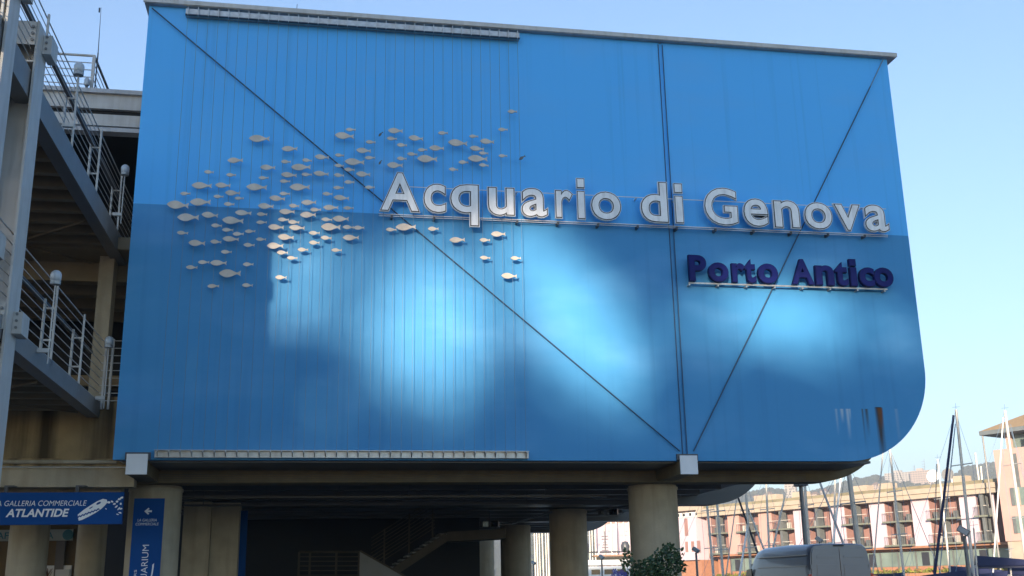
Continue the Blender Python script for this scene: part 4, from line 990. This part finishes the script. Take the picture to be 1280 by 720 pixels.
# boats with navy sail covers at the bottom right
yacht((1217, 660), (1222, 720), 58, 'yacht with a bulky navy sail cover on its boom below the tower', r=.05, L=11, ang=math.pi+.05, boom=2.25, spreaders=(), stays=False)
yacht((1186, 690), (1188, 720), 70, 'yacht with low navy sail cover beside the floodlight post', r=.05, L=11, ang=math.pi, boom=1.9, spreaders=(), stays=False)
yacht((1262, 690), (1264, 720), 60, 'yacht with low blue cover at the lower right corner', r=.05, L=11, ang=math.pi+.2, boom=1.8, spreaders=(), stays=False)
# masts in the gaps between the columns
i = 0
GAPN = {}
for px, ty, D in ((603, 640, 190), (668, 640, 180), (671, 650, 150), (674, 645, 220), (678, 655, 170), (682, 640, 200), (685, 648, 160), (688, 640, 240), (737, 640, 170), (740, 630, 210), (744, 640, 150), (748, 620, 185), (752, 640, 230), (756, 630, 160), (760, 640, 200), (764, 630, 145), (767, 640, 215), (770, 620, 130), (774, 640, 175), (777, 630, 205), (780, 640, 160), (783, 640, 190), (786, 630, 140)):
    gp = 'sliver of light beside the third column' if px < 620 else 'narrow gap between the columns' if px < 700 else 'wide gap between the columns'
    GAPN[gp] = GAPN.get(gp, 0)+1
    yacht((px-1.5, ty-20), (px+1.5, 720), D, f'far yacht mast, {ordn(GAPN[gp])} from the left in the {gp}', r=.13, L=10, ang=.3+random.uniform(-.3, .3), group='yachts seen between the columns', stays=False, spreaders=(.6,))
# white motor yacht between the columns
def motor_yacht():
    D = 105; c = atD(758, 722, D); c[2] = -1.3; u = D/F_PX
    t = thing('motor_yacht', c, 'white motor yacht with radar domes seen between the columns', 'yacht')
    ex = np.array([math.cos(HEAD+R(0)), -math.sin(HEAD), 0]); ey = np.array([math.sin(HEAD), math.cos(HEAD), 0]); ez = (0, 0, 1)
    def z(py): return atD(758, py, D)[2]
    b = MB(); hull(b, c, 16, 4.6, -HEAD, 1.9); b.build('hull', 'hull_white', t, smooth=True)
    o = np.array([c[0], c[1], 0])
    def bx(name, m, x0, x1, y0, y1, za, zb_, par=None, bev=0.0):
        b = MB(); b.obox(o, ex, ey, ez, (x0, y0, za), (x1, y1, zb_)); return b.build(name, m, par or t, bevel=bev)
    s_ = bx('deck_house', 'hull_white', -4.5, 5, -1.7, 1.7, .6, z(708), None, .15)
    for i in range(7): bx('house_window', 'boat_window', -3.9+i*1.2, -3.1+i*1.2, -1.73, -1.69, z(718), z(712), s_)
    bx('flybridge', 'hull_white', -4, 4.4, -1.5, 1.5, z(707), z(700), None, .12)
    bx('bimini', 'far_roof', -1.2, 3.4, -1.4, 1.4, z(696), z(694))
    bx('flybridge_screen', 'boat_window', -1, 2.4, -1.52, -1.505, z(700), z(697))
    p = o+np.array([0, 0, z(700)]); q = o+np.array([0, 0, z(676)])
    b = MB(); b.tube(p-ex*.9, q-ex*.2, .07); b.tube(p+ex*.9, q+ex*.2, .07)
    b.build('radar_arch', 'hull_white', t)
    b = MB(); zz = z(690); b.tube(o+np.array([0, 0, zz])-ex*1.4, o+np.array([0, 0, zz])+ex*1.4, .08); b.tube(o+np.array([0, 0, zz]), o+np.array([0, 0, z(664)]), .05); b.build('antenna_mast', 'dark_metal', t)
    for k in range(6):
        b = MB(); zq = z(688-k*3.5); b.tube(o+np.array([0, 0, zq])-ex*.3, o+np.array([0, 0, zq])+ex*.3, .03); b.build('antenna_rung', 'dark_metal', t)
    for sx in (-1.9, 1.9):
        cc = o+ex*sx*1.0+np.array([0, 0, z(684)])
        b = MB(); b.lathe(cc, [(.12, -.5), (.38, -.4), (.42, .1), (.3, .42), (.05, .52)], 14); b.build('radar_dome', 'dark_metal', t, smooth=True)
        b = MB(); b.tube(cc-np.array([0, 0, .45]), o+ex*sx*.4+np.array([0, 0, zz]), .05); b.build('dome_bracket', 'dark_metal', t)
motor_yacht()
# ---- lamp and floodlight posts
def flood(px, ytop, D, w_, label):
    q = atD(px, ytop, D); base = (q[0], q[1], 0); s = D/F_PX
    t = thing('floodlight_post', base, label, 'floodlight', 'floodlight posts on the quay')
    b = MB(); b.tube(base, (q[0], q[1], q[2]-.1*w_*s), .22*w_*s, .16*w_*s, 10); b.build('post', 'mid_steel', t, smooth=True)
    a = np.array([.75, -.55, .25]); hw = w_*s/2
    e1 = np.array([.8, -.6, 0]); e2 = np.array([.6, .8, 0]); rot = R(35)
    ez_ = np.array([0, 0, 1])*math.cos(rot)+e1*math.sin(rot); ex_ = np.cross(e2, ez_)
    b = MB(); b.obox(q+np.array([0, 0, hw*.6]), ex_, e2, ez_, (-hw, -hw*.9, -hw*.55), (hw, hw*.9, hw*.55)); h_ = b.build('lamp_head', 'mid_steel', t, bevel=hw*.08)
    b = MB(); b.obox(q+np.array([0, 0, hw*.6]), ex_, e2, ez_, (-hw*.85, -hw*.93, -hw*.4), (hw*.85, -hw*.905, hw*.4)); b.build('lens', 'globe', h_)
flood(1205, 668, 40, 13, 'floodlight on a grey post in front of the hotel balconies')
flood(870, 690, 45, 8, 'small floodlight on a post beside the right concrete column')
flood(1024, 677, 42, 8, 'pale floodlight head just above the van roof')
flood(752, 698, 60, 6, 'small floodlight post in front of the white motor yacht')
flood(667, 705, 60, 5, 'thin post lamp left of the lit column gap')
q = atD(1001, 608, 36); t = thing('street_lamp', (q[0], q[1], 0), 'dark street lamp with flat head behind the van', 'street lamp')
b0_ = atD(1010, 720, 36); b = MB(); b.tube((b0_[0], b0_[1], 0), q, .08, .065, 10); b.build('post', 'mid_steel', t, smooth=True)
b = MB(); b.box((q[0]-.16, q[1]-.2, q[2]), (q[0]+.16, q[1]+.2, q[2]+.09)); b.build('lamp_head', 'dark_metal', t, bevel=.02)
# ---- quay fence, small parked car roofs and far hedge
fx0 = atD(664, 716, 45); fx1 = atD(935, 706, 45); 
fn = thing('quay_fence', (fx0[0], fx0[1], 0), 'low dark metal fence along the quay edge', 'fence')
zf = 1.02
A, B = np.array([fx0[0]-4, 23, 0]), np.array([24, 23, 0])
for z_ in (1.75, 1.4, .9, .4):
    b = MB(); b.tube(A+np.array([0, 0, z_]), B+np.array([0, 0, z_]), .025); b.build('fence_rail', 'dark_metal', fn)
for i in range(16):
    p = A+(B-A)*i/15; b = MB(); b.box((p[0]-.03, p[1]-.03, 0), (p[0]+.03, p[1]+.03, 1.76)); b.build('fence_post', 'dark_metal', fn)

# ================================================================== HILLS AND FAR BUILDINGS
ridge = [(300, 655), (560, 652), (640, 650), (690, 640), (760, 636), (860, 628), (915, 622), (940, 617), (965, 613), (985, 616), (1010, 617), (1040, 610), (1062, 603), (1082, 599), (1100, 598), (1120, 600), (1150, 601), (1170, 604), (1183, 606), (1195, 597), (1208, 587), (1222, 583), (1245, 582), (1270, 578), (1300, 570), (1420, 560), (1700, 540)]
rx = np.array([p[0] for p in ridge]); ry = np.array([p[1] for p in ridge])
def hill_pt(px, f):
    """f=0 shore, f=1 ridge"""
    D = 700+650*f; ypx = np.interp(px, rx, ry); top = atD(px, ypx, 1350)
    q = atD(px, ypx, D); z_ = -1.3+(top[2]+1.3)*(f**.8)
    return np.array([q[0], q[1], z_])
b = MB(); NX, NF = 260, 26; vs = []
pxs = np.linspace(300, 1700, NX)
for px in pxs:
    for j in range(NF):
        f = j/(NF-1); p = hill_pt(px, f); a = (2.5+5*f) if j > 0 else 0
        p = p+np.array([random.uniform(-3, 3), random.uniform(-6, 6), a*(random.random()-.55)]); vs.append(p)
b.add(vs, [(i*NF+j, (i+1)*NF+j, (i+1)*NF+j+1, i*NF+j+1) for i in range(NX-1) for j in range(NF-1)])
struct(b.build('wooded_hill', 'hill', None))
# tree canopy over the slope (one mass)
b = MB()
for i in range(5200):
    px = random.uniform(640, 1330); f = random.random()**.6; p = hill_pt(px, f); r_ = random.uniform(3, 6.5)
    if f > .93: r_ *= .8
    vs = []
    for k in range(3):
        th = k/2*math.pi*.5
        for m_ in range(5):
            a = 2*math.pi*(m_/5+random.uniform(-.05, .05)); rr_ = r_*math.cos(th)*random.uniform(.8, 1.15)+.3; vs.append(p+np.array([rr_*math.cos(a), rr_*math.sin(a), r_*(.1+.9*math.sin(th))*random.uniform(.85, 1.1)]))
    b.add(vs, [(k*5+m_, k*5+(m_+1) % 5, k*5+5+(m_+1) % 5, k*5+5+m_) for k in range(2) for m_ in range(5)]+[(10, 11, 12, 13, 14)])
o = b.build('hillside_trees', 'hill', None); o['kind'] = 'stuff'; o['label'] = 'dark wooded slope behind the marina'
def far_block(name, x0, x1, y0, y1, D, floors, m, label, cols=0, group=None, roof=False, ang=0.35):
    a = atD(x0, y1, D); c = atD(x1, y1, D); zt_ = atD((x0+x1)/2, y0, D)[2]; zb_ = a[2]; W = np.linalg.norm((c-a)[:2])
    ex = (c-a); ex[2] = 0; ex /= np.linalg.norm(ex); ey = np.array([-ex[1], ex[0], 0])
    ex, ey = ex*math.cos(ang)-ey*math.sin(ang), ey*math.cos(ang)+ex*math.sin(ang)
    t = thing(name, (a[0], a[1], zb_-15), label, 'building', group); dep = max(8, W*.4)
    b = MB(); b.obox(a, ex, ey, (0, 0, 1), (0, 0, -25), (W, dep, zt_-zb_)); wl = b.build('wall', m, t)
    H_ = zt_-zb_
    for k in range(floors):
        z0_ = H_*(k+.25)/floors; z1_ = H_*(k+.72)/floors
        if cols:
            for i in range(cols):
                b = MB(); b.obox(a, ex, ey, (0, 0, 1), (W*(i+.2)/cols, -.25, z0_), (W*(i+.75)/cols, .1, z1_)); b.build('window', 'far_window', wl)
        else:
            b = MB(); b.obox(a, ex, ey, (0, 0, 1), (W*.03, -.25, z0_), (W*.97, .1, z1_)); b.build('window_band', 'far_window', wl)
    if roof:
        b = MB(); b.add([a+ex*p+ey*q+np.array([0, 0, zz]) for p, q, zz in ((-.5, -.5, H_), (W+.5, -.5, H_), (W+.5, dep+.5, H_), (-.5, dep+.5, H_), (W*.3, dep/2, H_+2.2), (W*.7, dep/2, H_+2.2))], [(0, 1, 5, 4), (1, 2, 5), (2, 3, 4, 5), (3, 0, 4)]); b.build('roof', 'far_roof', t)
    else:
        b = MB(); b.obox(a, ex, ey, (0, 0, 1), (W*.3, dep*.2, H_), (W*.6, dep*.7, H_+2.5)); b.build('roof_hut', m, t)
    return t
far_block('apartment_block', 1107, 1142, 591, 607, 1250, 6, 'far_wall', 'far pale apartment block on the hill, left one of the pair', 9)
far_block('apartment_block', 1139, 1166, 588.5, 606, 1230, 6, 'far_pink', 'far beige apartment block on the hill, right one of the pair', 8)
far_block('tower_block', 983, 997, 603, 640, 900, 11, 'far_wall', 'far pale tower block left of the lamp post behind the van', 3, ang=.2)
houses = [(940, 950, 622, 632), (955, 966, 618, 630), (967, 975, 624, 632), (1014, 1022, 618, 628), (1026, 1033, 614, 624), (1005, 1013, 626, 634), (1038, 1046, 618, 626), (1066, 1072, 612, 620), (1090, 1098, 606, 612), (1082, 1087, 622, 627), (1120, 1128, 616, 621), (1150, 1160, 612, 617), (1098, 1104, 618, 623), (1052, 1060, 624, 630), (1176, 1182, 610, 614), (918, 928, 628, 636)]
for i, (x0, x1, y0, y1) in enumerate(sorted(houses)):
    far_block('hill_house', x0, x1, y0, y1, 760+60*(i % 4), 2, ('far_wall', 'far_pink')[i % 2], f'small far house on the wooded slope, {ordn(i+1)} from the left', 3, 'houses on the wooded slope', True)
for i, (px, yt) in enumerate(((1155, 574), (1143, 581))):
    a = atD(px, 592, 1320); c = atD(px, yt, 1320)
    b = MB(); b.tube((a[0], a[1], a[2]-20), c, .5, .2, 5)
    for k in range(4):
        z_ = a[2]+(c[2]-a[2])*(.3+.18*k); b.tube((a[0]-1.2, a[1], z_), (a[0]+1.2, a[1], z_), .15, n=4)
    tag(b.build('radio_mast', 'mid_steel', None, (a[0], a[1], a[2]-20)), ('tall' if i == 0 else 'shorter')+' thin radio mast on the hill above the apartment blocks', 'mast')

# ================================================================== ADDED UNSEEN TREES (shaped to shade the wall and let patches of sun through)
def sun_gap(P):
    """how open the crowns are along the sun ray that passes point P and falls on the wall plane"""
    t_ = (-P[:, 1])/(-SUN[1]); Q = P+(-SUN)[None, :]*t_[:, None]
    x, z = Q[:, 0], Q[:, 2]; g = np.zeros(len(P))
    for px, py, rx_, ry_, tilt, s in GAPS:
        c = at(px, py, 0); sx = rx_*.0168; sz = ry_*.0165
        dx, dz = x-c[0], z-c[2]; ca, sa = math.cos(tilt), math.sin(tilt)
        a, b_ = (dx*ca+dz*sa)/sx, (-dx*sa+dz*ca)/sz
        d2 = a*a+b_*b_; g = 1-(1-g)*(1-s*np.exp(-1.0*d2**1.9)*(d2 < 3))
    return np.clip(g, 0, 1)
GAPS = [(386, 345, 50, 58, 0, .68), (532, 400, 70, 94, 0, 1.0), (728, 410, 56, 98, .42, 1.0), (660, 326, 58, 40, 0, .55), (1003, 393, 82, 50, 0, 1.0), (890, 415, 40, 40, 0, .18), (410, 525, 14, 28, 0, .3), (1125, 425, 34, 30, 0, .1)]  # leaf openings placed to cast the light pools on the wall
tx = np.linspace(-11, 17.5, 7)-60*math.tan(SUN_AZ); step = tx[1]-tx[0]
for i, cx_ in enumerate(tx):
    cy = -60+(.8 if i % 2 else 0); t = thing('added_shade_tree', (cx_, cy, 0), 'unseen tall tree added to shade the blue wall', 'tree', 'unseen trees added to shade the blue wall')
    b = MB(); b.tube((cx_, cy, 0), (cx_+.2, cy, 9), .38, .25, 10); b.tube((cx_+.2, cy, 9), (cx_+.1, cy, 13), .25, .2, 8)
    for k in range(14):
        a = random.uniform(0, 6.28); z_ = random.uniform(3, 8.5); b.tube((cx_+.1, cy, z_), (cx_+1.4*math.cos(a), cy+1.4*math.sin(a), z_+2.0), .07, .02, 5)
    b.build('trunk', 'bark', t)
    N = 18000
    z_ = rng.uniform(2.5, 27.0, N); wr = step*.72*np.clip((29.5-z_)/5.0, .3, 1)
    P = np.stack([cx_+rng.uniform(-1, 1, N)*wr, cy+rng.normal(0, 1.0, N), z_], 1)
    g = sun_gap(P); OD = 10.0
    keep = rng.random(N) < np.clip(-np.log(np.clip(g, 1e-3, 1))/OD, 0, 1)
    keep[g < .02] = True
    P, g = P[keep], g[keep]; fine = P[g >= .02]       # finer leaves round the gaps, so that the light edges stay soft
    P = np.concatenate([P[g < .02]]+[fine+rng.normal(0, .22, fine.shape) for _ in range(6)])
    n = len(P); s = np.concatenate([rng.uniform(.18, .33, n-6*len(fine)), rng.uniform(.075, .135, 6*len(fine))])[:, None]
    d = rng.normal(size=(n, 3)); d /= np.linalg.norm(d, axis=1)[:, None]; e = np.cross(d, rng.normal(size=(n, 3))); e /= np.linalg.norm(e, axis=1)[:, None]
    V = np.stack([P-d*s, P+e*s*.8, P+d*s, P-e*s*.8], 1).reshape(-1, 3)-np.array([cx_, cy, 0])
    me = bpy.data.meshes.new('crown'); me.from_pydata([], [], [])
    me.vertices.add(4*n); me.vertices.foreach_set('co', V.ravel()); me.loops.add(4*n); me.loops.foreach_set('vertex_index', np.arange(4*n)); me.polygons.add(n); me.polygons.foreach_set('loop_start', np.arange(n)*4); me.update(calc_edges=True)
    me.materials.append(MT['leaf_tree']); o = bpy.data.objects.new('crown', me); COL.objects.link(o); o.parent = t

# ================================================================== HAZE
HAZE = 0.00055
if HAZE:
    b = MB(); b.box((-1500, -300, -3), (2300, 2300, 260)); o = b.build('haze', 'hill', None); o['kind'] = 'stuff'
    m = bpy.data.materials.new('haze_air'); m.use_nodes = True; t = m.node_tree; t.nodes.clear()
    v = t.nodes.new('ShaderNodeVolumePrincipled'); v.inputs['Color'].default_value = (.82, .88, .95, 1); v.inputs['Density'].default_value = HAZE; v.inputs['Anisotropy'].default_value = .0
    ou = t.nodes.new('ShaderNodeOutputMaterial'); t.links.new(v.outputs[0], ou.inputs['Volume']); o.data.materials.clear(); o.data.materials.append(m)
